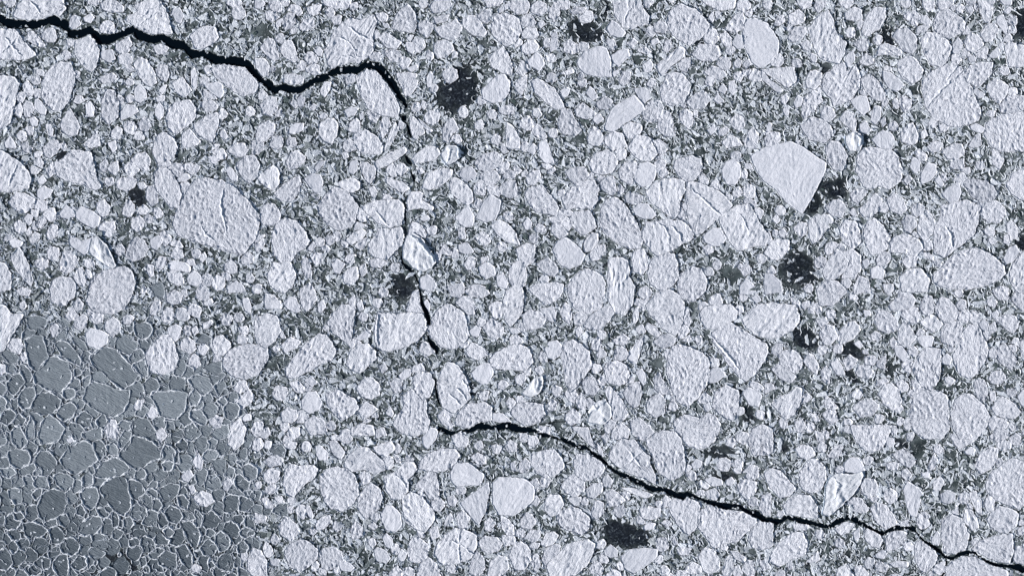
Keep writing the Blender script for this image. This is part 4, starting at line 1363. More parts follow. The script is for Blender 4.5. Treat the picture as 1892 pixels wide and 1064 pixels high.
# ---------------------------------------------------------------- dark thin-ice patches  (outline in photo px, strength, label)
PATCH = [
    ("470 0", "147,47 153,43 160,50 165,56 165,66 160,76 150,85 142,86 134,80 129,72 132,64 138,60 143,53", 1.0, "large black oval patch of thin ice right of the crack's downward bend"),
    ("940 0", "41,19 46,13 55,12 64,17 70,22 70,29 60,33 50,33 43,29", 0.85, "black thin-ice patch with a white chunk in it near the top edge"),
    ("940 0", "67,-3 74,-3 75,5 72,14 67,12", 0.8, "narrow black sliver of thin ice against a wrinkled floe at the top edge"),
    ("1412 0", "180,8 186,4 196,6 196,32 186,32 181,24", 1.0, "black thin-ice patch cut off by the upper right edge of the photo"),
    ("1412 0", "82,23 89,18 94,23 94,30 98,36 89,34 83,31", 0.95, "small jagged black hole of thin ice between floes at upper right"),
    ("1412 0", "38,45 46,42 52,48 46,55 41,56", 0.6, "small dark gap of thin ice below the wrinkled pointed floe"),
    ("1412 265", "37,32 44,27 52,25 62,23 64,32 62,39 52,43 43,40", 0.8, "dark round thin-ice patch with a pale lower half beside the kite-shaped floe"),
    ("1412 265", "30,47 38,33 44,41 42,48 36,53 30,54", 0.75, "dark wedge of thin ice along the lower right side of the kite-shaped floe"),
    ("1412 265", "9,94 12,84 18,76 28,76 37,84 39,95 37,105 26,109 14,106", 0.85, "big dark circular thin-ice patch in the middle of the right side"),
    ("1412 265", "181,72 187,66 196,66 196,80 188,80", 1.0, "black thin-ice patch at the right edge, level with the lens-shaped floe"),
    ("470 265", "99,96 106,91 114,96 119,103 118,113 108,116 98,112 95,104", 0.85, "dark thin-ice patch left of the thin crack below the blue-shadowed iceberg"),
    ("1412 530", "20,30 27,28 35,30 41,38 41,44 32,48 22,45 20,38", 0.95, "square black thin-ice patch below a wrinkled floe at right"),
    ("1412 530", "50,50 58,41 66,38 72,46 76,52 66,54 56,53", 0.85, "black ragged thin-ice gap with white lumps beside it at lower right"),
    ("1412 530", "57,60 64,57 66,64 71,70 66,72", 0.8, "small black thin-ice notch under a cluster of rounded lumps"),
    ("1412 530", "82,64 92,52 104,58 106,66 96,68 88,70", 0.55, "grey thin-ice patch with dark smudges left of a lobed floe at lower right"),
    ("940 530", "168,88 174,84 180,88 181,97 175,101 169,98", 0.75, "small dark grey oval patch of thin ice among floes at lower centre right"),
    ("940 794", "67,68 73,62 82,66 92,68 104,74 106,83 96,86 86,88 78,85 68,84", 1.0, "large black thin-ice patch with white veins near the bottom edge"),
    ("940 794", "140,20 148,12 158,10 167,11 166,18 158,23 148,22", 0.75, "dark thin-ice patch beside a small round floe above the lower crack"),
    ("940 794", "146,34 152,27 162,28 168,34 158,38", 0.7, "dark smudged thin-ice strip just above the lower crack"),
    ("0 794", "62,94 78,86 96,87 108,94 108,108 62,108", 0.85, "dark veined sheet of thin ice at the bottom of the grey floe field"),
    ("0 794", "150,82 160,78 168,84 168,98 158,104 150,96", 0.5, "dim thin-ice patch at the right rim of the grey floe field"),
    ("470 265", "50,64 57,62 63,67 60,73 53,73", 0.55, "small dim thin-ice patch left of a slanted narrow floe at centre left"),
    ("0 265", "92,36 100,30 107,35 107,43 101,48 95,41", 1.0, "black star-shaped opening holding white chunks left of the huge ridge-split floe"),
    ("0 265", "39,11 45,4 50,6 46,13", 1.0, "small black triangular opening at the left, above a broad pitted floe"),
    ("1412 794", "42,90 50,80 62,80 70,88 66,97 50,98", 0.45, "murky thin-ice patch below the lower crack at the bottom right"),
    ("1412 794", "28,96 33,94 34,99 30,100", 0.8, "tiny black thin-ice hole near the bottom edge below the lower crack"),
    ("1412 794", "94,7 100,4 108,10 104,15 97,13", 0.75, "small black thin-ice spot over a grey-backed floe at right"),
    ("1412 794", "9,13 15,8 20,12 14,18", 0.7, "small dark thin-ice crescent above a round floe near the lower crack"),
    ("940 0", "135,31 140,28 143,32 137,33", 1.0, "tiny black hole under the big pitted floe at the top"),
    ("470 530", "157,68 163,71 163,79 157,80", 0.9, "thin black gap full of crumbs right of the gouged floe"),
    ("940 265", "67,85 73,82 74,88 70,91", 0.75, "small dark thin-ice corner above the tall smooth floe at the centre"),
    ("940 0", "174,62 184,60 192,66 192,74 180,74", 0.35, "faint grey cloudy patch of thin ice left of the striped triangular floe"),
]
patches = []
for org, txt, stg, lab in PATCH:
    ox, oy = map(float, org.split())
    patches.append((tile(ox, oy, txt), stg, lab))

# ---------------------------------------------------------------- read the floes
GREYZONE = np.array([(-200, 640), (40, 618), (150, 635), (230, 640), (262, 700), (345, 690), (420, 700), (415, 790), (385, 860), (440, 900), (482, 950), (450, 1010), (452, 1300), (-200, 1300)], float)
floes = []
for line in FLOES.strip().splitlines():
    w = line.split(None, 1)
    if w[0] == 'T':
        ox, oy = map(float, w[1].split())
        continue
    p = tile(ox, oy, w[1])
    if abs(area(p)) > 60 and len(p) >= 4:
        floes.append([w[0], p, abs(area(p))])
floes.sort(key=lambda f: -f[2])

MG = 260
MW, MH = W + 2 * MG, H + 2 * MG
occ = np.zeros((MH, MW), np.uint8)      # 1 floe, 2 crack, 3 dark patch core
def raster(poly):
    x0 = max(int(poly[:, 0].min()) + MG - 1, 0); x1 = min(int(poly[:, 0].max()) + MG + 2, MW)
    y0 = max(int(poly[:, 1].min()) + MG - 1, 0); y1 = min(int(poly[:, 1].max()) + MG + 2, MH)
    if x1 <= x0 or y1 <= y0:
        return None, None
    Y, X = np.mgrid[y0:y1, x0:x1]
    return (slice(y0, y1), slice(x0, x1)), inside(poly, X - MG + 0.5, Y - MG + 0.5)

crk = np.zeros((MH, MW), bool)
for c in CRACKS:
    sl, m = raster(c)
    if sl: crk[sl] |= m
dark = np.zeros((MH, MW), np.float32)
for p, stg, lab in patches:
    q = p.mean(0) + (p - p.mean(0)) * 0.9
    sl, m = raster(q)
    if sl and stg >= 0.6: dark[sl][m] = np.maximum(dark[sl][m], stg)
kept = []
for kind, p, a in floes:
    sl, m = raster(p)
    if sl is None or m.sum() < 30:
        continue
    if (occ[sl][m] > 0).mean() > 0.38:
        continue
    if crk[sl][m].mean() > 0.5:
        continue
    occ[sl][m] = 1
    kept.append((kind, p, a))
floes = kept

def clip_from_cracks(q):
    """pull outline points that reach into a crack back to its bank"""
    c = q.mean(0)
    for it in range(14):
        xi = np.clip((q[:, 0] + MG).astype(int), 0, MW - 1); yi = np.clip((q[:, 1] + MG).astype(int), 0, MH - 1)
        bad = crk[yi, xi]
        if not bad.any():
            break
        q = np.where(bad[:, None], c + (q - c) * 0.94, q)
    return q

# ---------------------------------------------------------------- floe surface
def relief(kind, u, v, big):
    n1 = perlin(u / 11, v / 6.0); n2 = perlin(u / 6 + 40, v / 3.6)
    n3 = perlin(u / 40 + 7, v / 26)
    line = np.clip(1 - np.abs(perlin(u / 90 + 3, v / 15)) * 10, 0, 1)          # thin, nearly straight ridges
    if kind == 'p':
        pit = sstep(0.22, 0.42, perlin(u / 6.0 + 100, v / 3.6)) * sstep(-0.3, 0.25, perlin(u / 45 + 60, v / 45))
        pit2 = sstep(0.28, 0.42, perlin(u / 4.0 + 300, v / 3.0))
        return 0.025 * n1 + 0.045 * n2 + 0.035 * n3 - 0.22 * pit - 0.11 * pit2 + 0.10 * line
    if kind == 'r':
        # pressed-up wrinkles, steep on one side, on a fairly smooth floor
        ph = v / 8.5 + 1.5 * perlin(u / 50 + 5, v / 40) + 0.5 * perlin(u / 15, v / 15 + 30)
        saw = ph - np.floor(ph)
        saw = np.where(saw < 0.75, saw / 0.75, (1 - saw) / 0.25)
        on = sstep(-0.05, 0.32, perlin(u / 44 + 80, v / 22))
        pit = sstep(0.26, 0.44, perlin(u / 6 + 100, v / 3.6))
        return 0.14 * min(1, big / 30) * saw * on + 0.03 * n1 + 0.045 * n2 + 0.04 * n3 + 0.12 * line - 0.10 * pit
    if kind == 's':
        pit = sstep(0.36, 0.5, perlin(u / 5 + 100, v / 3.6))
        return 0.010 * n1 + 0.014 * n2 + 0.055 * n3 + 0.08 * line - 0.05 * pit
    if kind == 'g':
        cr = np.clip(1 - np.abs(perlin(u / 60 + 3, v / 14)) * 12, 0, 1)
        return 0.022 * n1 + 0.020 * n2 - 0.045 * cr
    return 0.05 * n1

_GRID = {}
def disc_grid(K):
    """square grid bent into rings: ring k has 8k points; faces of the grid"""
    if K in _GRID:
        return _GRID[K]
    n = 2 * K + 1
    idx = np.zeros((n, n), int)
    ring = [np.zeros(1)]; tt = [np.zeros(1)]
    cnt = 1
    for k_ in range(1, K + 1):
        path = []
        for a in range(-k_, k_): path.append((k_, a))
        for a in range(k_, -k_, -1): path.append((a, k_))
        for a in range(k_, -k_, -1): path.append((-k_, a))
        for a in range(-k_, k_): path.append((a, -k_))
        for m_, (x, y) in enumerate(path):
            idx[y + K, x + K] = cnt + m_
        ring.append(np.full(8 * k_, k_ / K)); tt.append(np.arange(8 * k_) / (8 * k_))
        cnt += 8 * k_
    F = np.stack([idx[:-1, :-1], idx[:-1, 1:], idx[1:, 1:], idx[1:, :-1]], -1).reshape(-1, 4)
    _GRID[K] = (np.concatenate(ring), np.concatenate(tt), F)
    return _GRID[K]

def floe_mesh(mb, kind, poly, a, seed, mi=0, tone_shift=0.0):
    R = math.sqrt(a / math.pi)
    step = 2.0 if R > 14 else 1.7
    q = rough_outline(poly, 1.8, min(1.0, 0.35 + R / 45) if kind not in 'sg' else 0.55, seed)
    q = clip_from_cracks(q)
    c = q.mean(0)
    K = max(3, int(0.8 * R / step))
    s_, t_, F = disc_grid(K)
    NB = 8 * K
    qq = np.vstack([q, q[:1]])
    ti = np.linspace(0, 1, len(qq))
    E_ = np.column_stack([np.interp(t_, ti, qq[:, 0]), np.interp(t_, ti, qq[:, 1])])
    P = c + (E_ - c) * s_[:, None]
    rs = np.random.default_rng(int(seed * 997) % 2 ** 31)
    th = math.radians(rs.normal(24, 8) if kind == 'g' else rs.normal(-58, 24) if kind == 'r' else rs.normal(-55, 20))
    ct, st = math.cos(th), math.sin(th)
    d = P - c
    u = d[:, 0] * ct + d[:, 1] * st
    v = -d[:, 0] * st + d[:, 1] * ct
    off = rs.random(2) * 900
    Rl = np.hypot(*(E_ - c).T); Rl[0] = R
    de = (1 - s_) * Rl                         # distance to the edge, px
    h = relief(kind, u + off[0], v + off[1], R)
    free = {'g': 0.05, 's': 0.13, 'p': 0.15, 'r': 0.17, 'b': 0.3}[kind] * min(1, 0.55 + R / 60) + rs.random() * 0.07 + (0.03 if kind != 'g' else 0)
    if kind == 'b':
        ux = (d @ np.array([0.93, -0.1])) / R
        n = perlin(u / 16 + off[0], v / 16 + off[1]); m = perlin(u / 7 + off[1], v / 5)
        crest = np.clip(1 - np.abs(ux - 0.2 + 0.5 * n) * 1.0, 0, 1)
        h = 0.08 + 0.26 * crest ** 1.5 * (0.6 + 0.8 * n) * sstep(0, 0.35 * R, de) + 0.10 * m * sstep(0, 4, de) + 0.08 * perlin(u / 4, v / 4 + 7)
        h = np.maximum(h, -0.2)
    elif kind != 'g':
        rim = np.exp(-((de - 2.2) / 1.5) ** 2) * (0.02 + 0.11 * np.clip(perlin(P[:, 0] / 12, P[:, 1] / 12 + seed), 0, 1))
        moat = 0.07 * np.exp(-((de - 5.5) / 1.6) ** 2) * np.clip(perlin(P[:, 0] / 18 + 9, P[:, 1] / 18 + seed), 0, 1)
        h = h + rim - moat - 0.05 * np.exp(-de / 1.2)
        tilt = rs.normal(0, 0.03, 2)
        h = h + (d[:, 0] * tilt[0] + d[:, 1] * tilt[1]) / max(R, 1)
    z = SHEET + np.maximum(free + h, 0.035)
    V = np.column_stack([px(P), z])
    wall = V[-NB:].copy()
    cm = px(c)
    wall[:, :2] = cm + (wall[:, :2] - cm) * 1.004
    wall[:, 2] = SHEET - 0.12
    n0 = len(V)
    V = np.vstack([V, wall])
    i = np.arange(NB); j = (i + 1) % NB
    A = n0 - NB
    side = np.stack([A + i, A + j, n0 + j, n0 + i], -1)
    faces = np.vstack([F, side])
    tc = np.column_stack([np.concatenate([u, u[-NB:]]) + off[0], np.concatenate([v, v[-NB:]]) + off[1], np.concatenate([z, wall[:, 2]])])
    mb.add(V, faces, tc, np.full(len(V), np.clip(rs.normal(0.6 if kind == 'g' else 0.86, 0.17 if kind == 'g' else 0.22 if R < 24 else 0.13) + tone_shift, 0.0, 1)), mi)
    return q, SHEET + free

def rim_mesh(mb, q, z, seed, mi=0, wmax=2.6, cover=0.0):
    """rafted white rim along an outline: a low ridge whose width comes and goes"""
    q = resample(q, 2.0)
    N = len(q)
    c = q.mean(0)
    t = np.roll(q, -1, 0) - np.roll(q, 1, 0)
    t /= np.hypot(t[:, 0], t[:, 1])[:, None] + 1e-9
    n = np.stack([t[:, 1], -t[:, 0]], -1)
    n *= np.sign(np.sum(n * (q - c), 1))[:, None]
    f = perlin(q[:, 0] / 16 + seed * 3.1, q[:, 1] / 16 + seed)
    w = wmax * np.clip(0.50 + 1.1 * f + cover, 0.04, 1.25) * (0.8 + 0.5 * perlin(q[:, 0] / 3 + 3, q[:, 1] / 3))
    w = np.maximum(w, 0.05)[:, None]
    wob = (perlin(q[:, 0] / 5 + 77, q[:, 1] / 5 + seed) * 0.9)[:, None]
    a = px(q + n * (wob - w * 0.5)); m = px(q + n * wob); b = px(q + n * (wob + w * 0.5))
    hz = 0.03 + 0.045 * w[:, 0]
    V = np.vstack([np.column_stack([a, np.full(N, z - 0.02)]), np.column_stack([m, z + hz]), np.column_stack([b, np.full(N, SHEET - 0.03)])])
    i = np.arange(N); j = (i + 1) % N
    F = np.vstack([np.stack([i, j, N + j, N + i], -1), np.stack([N + i, N + j, 2 * N + j, 2 * N + i], -1)])
    tc = np.column_stack([np.tile(q, (3, 1)), np.zeros(3 * N)])
    mb.add(V, F, tc, float(np.clip(0.6 + 0.2 * math.sin(seed * 7), 0, 1)), mi)

SHEET = 0.12
MATS = {'p': M_PIT, 'r': M_RID, 's': M_SMO, 'g': M_GRY, 'b': M_BRG}

# ---------------------------------------------------------------- water and slush sheet
def plane(name, half, z, mat):
    me = bpy.data.meshes.new(name)
    me.from_pydata([(-half, -half, z), (half, -half, z), (half, half, z), (-half, half, z)], [], [(0, 1, 2, 3)])
    me.materials.append(mat)
    o = bpy.data.objects.new(name, me); C.objects.link(o)
    return o
tag(plane('sea_water', 2000, 0.0, M_WAT), kind='structure')

def slush_sheet():
    pts, edges = [], []
    x0, x1, y0, y1 = -MG, W + MG, -MG, H + MG
    fr = resample(np.array([(x0, y0), (x1, y0), (x1, y1), (x0, y1)], float), 60)
    for loop in [fr] + CRACKS:
        b = len(pts)
        lp = loop
        pts += [Vector((float(np.clip(p[0], x0, x1)), float(p[1]))) for p in lp]
        edges += [(b + i, b + (i + 1) % len(lp)) for i in range(len(lp))]
    for gx in range(x0 + 40, x1, 60):
        for gy in range(y0 + 40, y1, 60):
            pts.append(Vector((gx + 0.37, gy + 0.21)))
    vs, es, fs, *_ = geo.delaunay_2d_cdt(pts, edges, [], 0, 1e-4)
    v = np.array([(p.x, p.y) for p in vs]); f = np.array([list(t) for t in fs])
    cen = v[f].mean(1)
    bad = np.zeros(len(f), bool)
    for c in CRACKS:
        bad |= inside(c, cen[:, 0], cen[:, 1])
    f = f[~bad]
    xy = px(v)
    V = np.column_stack([xy, np.full(len(v), SHEET)])
    cnt = {}
    for t in f:
        for a, b in ((t[0], t[1]), (t[1], t[2]), (t[2], t[0])):
            cnt.setdefault((min(a, b), max(a, b)), []).append((a, b))
    low = V.copy(); low[:, 2] = -0.06
    n = len(V)
    walls = [(a, b, b + n, a + n) for k_, l in cnt.items() if len(l) == 1 for a, b in l]
    me = bpy.data.meshes.new('slush_ice')
    me.from_pydata(np.vstack([V, low]).tolist(), [], f.tolist() + walls)
    me.materials.append(M_SLU)
    o = bpy.data.objects.new('slush_ice', me); C.objects.link(o)
    tag(o, kind='structure')
slush_sheet()

# ---------------------------------------------------------------- labels
LAND = [  # photo x, y, short name, label
 (1460, 325, "the kite-shaped floe", "big smooth bright kite-shaped floe with straight edges and a pointed lower tip"),
 (400, 398, "the huge split-ridge floe", "huge rounded pitted floe with one curved ridge down its middle, at left"),
 (650, 75, "the big crazed floe", "big white floe with crossing wrinkles and ragged top, above the crack's crest"),
 (695, 173, "the crack-bend oval floe", "large pitted oval floe lying inside the downward bend of the upper crack"),
 (628, 902, "the big disc-shaped floe", "big nearly circular pitted floe at the bottom, left of centre"),
 (941, 914, "the rounded-square floe", "smooth rounded-square floe with faint lines, right of the sail-shaped one"),
 (880, 930, "the sail-shaped floe", "smooth triangular sail-shaped floe pointing left with a pale double edge"),
 (842, 1012, "the star-creased floe", "broad floe at the bottom with creases fanning out like a star"),
 (737, 612, "the half-round ridged floe", "half-round lumpy floe with a straight shadowed ridge along its left edge"),
 (830, 604, "the round crack-side floe", "large round pitted floe pressed against the right side of the thin crack"),
 (837, 718, "the gouged floe", "pear-shaped floe with deep diagonal gouges, beside the lower thin crack"),
 (1766, 185, "the great creased floe", "great broad pitted floe with a diagonal crease, at upper right"),
 (1868, 252, "the big right-edge floe", "large round pitted floe cut by the right edge, below the great creased one"),
 (1790, 497, "the lens-shaped floe", "large lens-shaped pitted floe with pointed left and right ends"),
 (1762, 430, "the tall slab floe", "tall slab-like floe with a fine crack, directly above the lens-shaped floe"),
 (1622, 313, "the kite-side blocky floe", "broad blocky pitted floe to the right of the kite-shaped floe"),
 (1405, 80, "the smooth egg-shaped floe", "smooth egg-shaped floe near the top, left of the wrinkled pointed one"),
 (1525, 70, "the wrinkled pointed floe", "wrinkled floe with a sharp upper point and diagonal ripples, near the top"),
 (1272, 42, "the big pitted top floe", "big pitted wedge-shaped floe near the top with a black hole at its corner"),
 (1155, 208, "the smooth fan-shaped floe", "smooth fan-shaped floe with straight edges and a narrow left end"),
 (1305, 385, "the ribbed wedge floe", "large wedge-shaped floe with ribs fanning down to a point"),
 (1380, 420, "the ribbed slab floe", "slab-like floe with steep ribs, right of the ribbed wedge-shaped one"),
 (1148, 415, "the tall pitted floe", "tall tapering pitted floe left of two ribbed floes at centre right"),
 (1238, 432, "the broken-ridge floe", "wide floe with broken ridges, touching the wedge-shaped floe's lower left"),
 (1085, 528, "the ringed round floe", "round floe with ring-like wrinkles, right of centre"),
 (1147, 530, "the upright smooth floe", "tall smooth floe standing upright between a ringed round and a pitted floe"),
 (1268, 688, "the big lumpy floe", "big tall lumpy floe with a ragged left side, lower right of centre"),
 (1367, 640, "the diamond-shaped floe", "large diamond-shaped floe with a streaked pitted surface"),
 (1422, 588, "the cracked blocky floe", "wide blocky floe with dark creases, above the diamond-shaped floe"),
 (1166, 843, "the wrinkled lower-crack floe", "large wrinkled oval floe lying along the upper bank of the lower crack"),
 (1230, 838, "the tall lower-crack floe", "tall pitted floe right of the wrinkled oval floe above the lower crack"),
 (1717, 765, "the big pair's left floe", "large rounded pitted floe, left of a similar one at lower right"),
 (1792, 772, "the big pair's right floe", "large rounded pitted floe, right of a similar one at lower right"),
 (1790, 650, "the tall hexagonal floe", "tall six-sided floe at right with a straight sloping left edge"),
 (572, 660, "the slanted oblong floe", "long slanted oblong floe with a shadowed lower edge, left of centre"),
 (625, 390, "the big eight-sided floe", "big eight-sided lightly striped floe, left of the thin crack"),
 (537, 445, "the drum-like pitted floe", "large round drum-like pitted floe just right of the huge split-ridge floe"),
 (203, 538, "the tapering pitted floe", "big tapering pitted floe narrowing downward, above the grey floe field"),
 (105, 160, "the upper-left pitted oval", "big upright oval pitted floe below the crack at upper left"),
 (143, 312, "the left blocky floe", "big blocky pitted floe with a ridge, level with the huge split-ridge floe's top"),
 (20, 318, "the wrinkled left-edge floe", "large wrinkled floe cut by the left edge, a third of the way down"),
 (298, 657, "the boxy white floe", "tall boxy white floe at the upper right rim of the grey floe field"),
 (450, 668, "the wide oval floe", "wide oval pitted floe right of the boxy one near the grey field"),
 (632, 748, "the smooth shield-shaped floe", "smooth shield-shaped floe with a pointed bottom, below the slanted oblong floe"),
 (1868, 892, "the huge lower-right-edge floe", "huge pale pitted floe filling the right edge above the lower crack"),
 (1815, 1045, "the bottom-right corner floe", "huge pale floe in the bottom right corner, below the lower crack"),
 (1825, 1015, "the lower-crack fan floe", "wide fan-shaped floe above the lower crack's last stretch at right"),
 (1453, 1012, "the under-crack pitted floe", "big fan-shaped pitted floe below the lower crack near the bottom edge"),
 (1345, 970, "the ragged wedge floe", "big ragged wedge-shaped floe hanging below the lower crack, narrowing downward"),
 (1050, 1020, "the fissured bottom floe", "wide fissured floe at the bottom edge, left of the black veined patch"),
 (770, 918, "the ribbed egg floe", "ribbed egg-shaped floe between a pitted one and the sail-shaped one"),
 (290, 20, "the ribbed upper-crack floe", "large ribbed floe above the upper crack, pointing down into its bank"),
 (75, 8, "the top-left striped floe", "wide striped floe touching the top edge above the upper crack's start"),
 (25, 85, "the creased triangular floe", "triangular floe with straight creases under the upper crack's start"),
 (1185, 20, "the ribbed top-edge floe", "ribbed shield-shaped floe touching the top edge, right of a black sliver"),
 (930, 50, "the top round pitted floe", "large round pitted floe near the top, halfway across the photo"),
 (910, 165, "the smooth pear-shaped floe", "smooth pear-shaped floe right of the large black oval patch"),
 (1450, 138, "the striped triangular floe", "triangular floe with straight dark stripes, pointing right"),
 (1550, 160, "the double-lobed tall floe", "big tall pitted floe with two lobes, below the wrinkled pointed floe"),
 (1260, 160, "the speckled upright oval floe", "upright oval floe with a raised ring at its top, above the ribbed floes"),
 (755, 770, "the tall lobed floe", "tall lobed floe to the left of where the lower crack starts"),
 (1000, 368, "the slanted oval floe", "slanted pitted oval floe right of centre, narrowing toward the lower right"),
 (1570, 480, "the two-part pitted floe", "large two-part pitted floe between the circular dark patch and the lens-shaped floe"),
]
GLAND = [
 (99, 690, "the largest grey floe", "large dark grey hexagonal floe, one of the biggest in the grey field"),
 (200, 680, "the slanted grey slab", "large slanted grey slab at the top right of the grey field"),
 (197, 735, "the four-sided grey floe", "large four-sided grey floe with a white-rimmed lower edge"),
 (312, 745, "the isolated grey block", "large grey blocky floe isolated at right, beneath the boxy white floe"),
 (148, 845, "the slanted striped grey floe", "large striped grey floe slanting up to the right in the middle of the grey field"),
 (262, 835, "the long split grey floe", "large grey floe split by a dark line, right of the middle of the grey field"),
 (212, 905, "the tall streaked grey floe", "tall streaked grey floe tapering down to the right"),
 (97, 930, "the pale round grey floe", "pale rounded grey floe left of the tall streaked one"),
 (170, 975, "the oval grey floe", "oval striped grey floe with a full white rim low in the field"),
 (65, 655, "the uppermost grey floe", "tall grey floe at the top left corner of the grey field"),
 (85, 740 + 65, "the wide white-rimmed grey floe", "wide grey floe with a white rim, left of the four-sided one"),
 (355, 990, "the long right grey floe", "long grey floe slanting down at the lower right of the grey field"),
 (208, 865, "the wide arched grey floe", "wide arched grey floe with a thick white rim along its top"),
 (117, 1040, "the tall white-rimmed grey floe", "tall grey floe with a thick white rim at the bottom"),
 (350, 985 - 30, "the wrinkled grey floe at right", "tall grey floe at the right with a dark notch on top"),
 (310, 1035, "the pointed grey floe", "grey floe with a pointed bottom right of the dark veined sheet"),
]
BLAND = [
 (770, 470, "the blue-shadowed iceberg", "white iceberg with a long deep blue shadowed face beside the thin crack"),
 (832, 286, "the crumbled iceberg", "small crumbled white iceberg with several blue shadows, near the top centre"),
 (1577, 262, "the bright little iceberg", "small brilliant white iceberg with a dark blue right side, at upper right"),
 (188, 468, "the split iceberg", "smooth white wedge-shaped iceberg slanting down to the right, at left"),
 (1556, 905, "the long iceberg", "long bright white iceberg slanting up to the right, above the lower crack"),
 (1110, 757, "the stepped iceberg", "blocky white iceberg with a stepped ridge, lower centre"),
 (985, 712, "the pale humped iceberg", "small humped white iceberg slanting up to the right, below centre"),
]
LOG = []
def cen(p):
    x, y = p[:, 0], p[:, 1]
    c_ = x * np.roll(y, -1) - np.roll(x, -1) * y
    A = c_.sum() / 2
    return np.array([((x + np.roll(x, -1)) * c_).sum(), ((y + np.roll(y, -1)) * c_).sum()]) / (6 * A)

def shape_words(kind, p):
    d = p - p.mean(0)
    ev, evec = np.linalg.eigh(d.T @ d)
    ar = math.sqrt(ev[1] / max(ev[0], 1e-6))
    ax = evec[:, 1]
    ang = math.degrees(math.atan2(-ax[1], ax[0])) % 180
    lean = "upright" if 65 < ang < 115 else "lying" if ang < 25 or ang > 155 else "rising to the right" if ang <= 65 else "sloping down to the right"
    if ar > 1.75: s = "elongated"
    elif ar > 1.35: s = "oblong"
    elif len(p) <= 5: s = "angular"
    else: s = "rounded"
    tex = {'p': "pitted", 'r': "ridged", 's': "smooth", 'g': "grey", 'b': "bright"}[kind]
    return s, tex, lean if ar > 1.35 else ""

def direction(d):
    a = math.degrees(math.atan2(-d[1], d[0])) % 360
    return ["right of", "above and right of", "above", "above and left of", "left of", "below and left of", "below", "below and right of"][int((a + 22.5) // 45) % 8]

ORD = ["", "second", "third", "fourth", "fifth", "sixth", "seventh", "eighth", "ninth", "tenth", "eleventh", "twelfth"]
def assign_labels(items, lands, what):
    """items: list of (kind, poly, area). returns one label each"""
    cs = np.array([cen(p) for _, p, _ in items])
    lab = [None] * len(items)
    anchors = []
    for x, y, short, text in lands:
        hit = [i for i, (k_, p, a) in enumerate(items) if lab[i] is None and inside(p, np.array([float(x)]), np.array([float(y)]))[0]]
        if not hit:
            LOG.append(('MISSED', x, y, short))
            continue
        lab[hit[0]] = text
        anchors.append((cs[hit[0]], math.sqrt(items[hit[0]][2] / math.pi), short))
    if what != 'grey':
        for x, y, short, text in BLAND:
            anchors.append((np.array([x, y], float), 20, short))
    areas = sorted(a for i, (_, _, a) in enumerate(items) if lab[i] is None)
    q1, q2 = (areas[len(areas) // 3], areas[2 * len(areas) // 3]) if areas else (0, 0)
    cells = {}
    for i, (k_, p, a) in enumerate(items):
        if lab[i]:
            continue
        dd = [np.hypot(*(cs[i] - c)) - r for c, r, s in anchors]
        j = int(np.argmin(dd))
        size = "small" if a < q1 else "mid-sized" if a < q2 else "large"
        cells.setdefault((j, direction(cs[i] - anchors[j][0])), []).append((dd[j], i, size, shape_words(k_, p)))
    for (j, dr), L in cells.items():
        L.sort()
        short = anchors[j][2]
        for n, (dist, i, size, (s, tex, lean)) in enumerate(L):
            first = f"{size} {s} {tex}" if what != 'grey' else f"{size} {s} grey"
            rank = "" if len(L) == 1 else ("nearest one " if n == 0 else f"{ORD[n]} one out ")
            txt = f"{first} floe, {rank}{dr} {short}"
            if len(L) == 1 and len(txt.split()) <= 12 and lean in ("upright", "lying"):
                txt = f"{lean} {txt}"
            lab[i] = txt
    return lab

# ---------------------------------------------------------------- one crushed piece
fr, pl = MB(), MB()
def fragment(x, y, r, tone, hgt, stretch=1.0, ang=0.0, poly=None):
    n = int(rng.integers(5, 8)) if r < 3 else int(rng.integers(6, 10))
    t = np.sort(rng.random(n)) * 6.2832
    t = 0.6 * t + 0.4 * np.arange(n) * 6.2832 / n
    rr = r * (1 + rng.normal(0, 0.27, n)).clip(0.45, 1.5)
    c2, s2 = math.cos(ang), math.sin(ang)
    X_ = np.cos(t) * rr * stretch; Y_ = np.sin(t) * rr / stretch
    p = np.column_stack([x + X_ * c2 - Y_ * s2, y + X_ * s2 + Y_ * c2])
    if r > 5:
        p = resample(p, 2.6)
        p = p + rng.normal(0, 0.55, p.shape)
        n = len(p)
    if poly is not None:
        p = poly if area(poly) > 0 else poly[::-1]
        n = len(p)
    c_ = p.mean(0)
    tl = rng.normal(0, 0.45 * hgt, 2)
    def lay(f, z0, jit):
        e = c_ + (p - c_) * f + (rng.normal(0, jit, p.shape) if jit else 0)
        d = (e - c_) / r
        return np.column_stack([px(e), np.maximum(SHEET + z0 + d @ tl + rng.normal(0, 0.16 * hgt, n), SHEET + 0.008)])
    base = np.column_stack([px(p), np.full(n, SHEET - 0.02)])
    rows = [base, lay(rng.uniform(0.72, 0.88), hgt, 0)]
    if r > 3:
        rows.append(lay(0.42, hgt * 1.05, 0.1 * r))
    k_ = len(rows)
    V = np.vstack(rows + [[[*px(c_), SHEET + hgt * rng.uniform(0.8, 1.35)]]])
    i = np.arange(n); j = (i + 1) % n
    F = []
    for m_ in range(k_ - 1):
        F += np.stack([m_ * n + i, m_ * n + j, (m_ + 1) * n + j, (m_ + 1) * n + i], -1)[:, ::-1].tolist()
    F += np.stack([(k_ - 1) * n + i, (k_ - 1) * n + j, np.full(n, k_ * n)], -1)[:, ::-1].tolist()
    u = np.column_stack([V[:, :2] / S, np.full(len(V), rng.random() * 300)])
    fr.add(V, F, u, tone, 0)

def ftone():
    q = rng.random()
    return float(np.clip(rng.normal(0.86, 0.12), 0, 1)) if q < 0.58 else float(rng.uniform(0.25, 0.75)) if q < 0.85 else float(rng.uniform(0.05, 0.25))

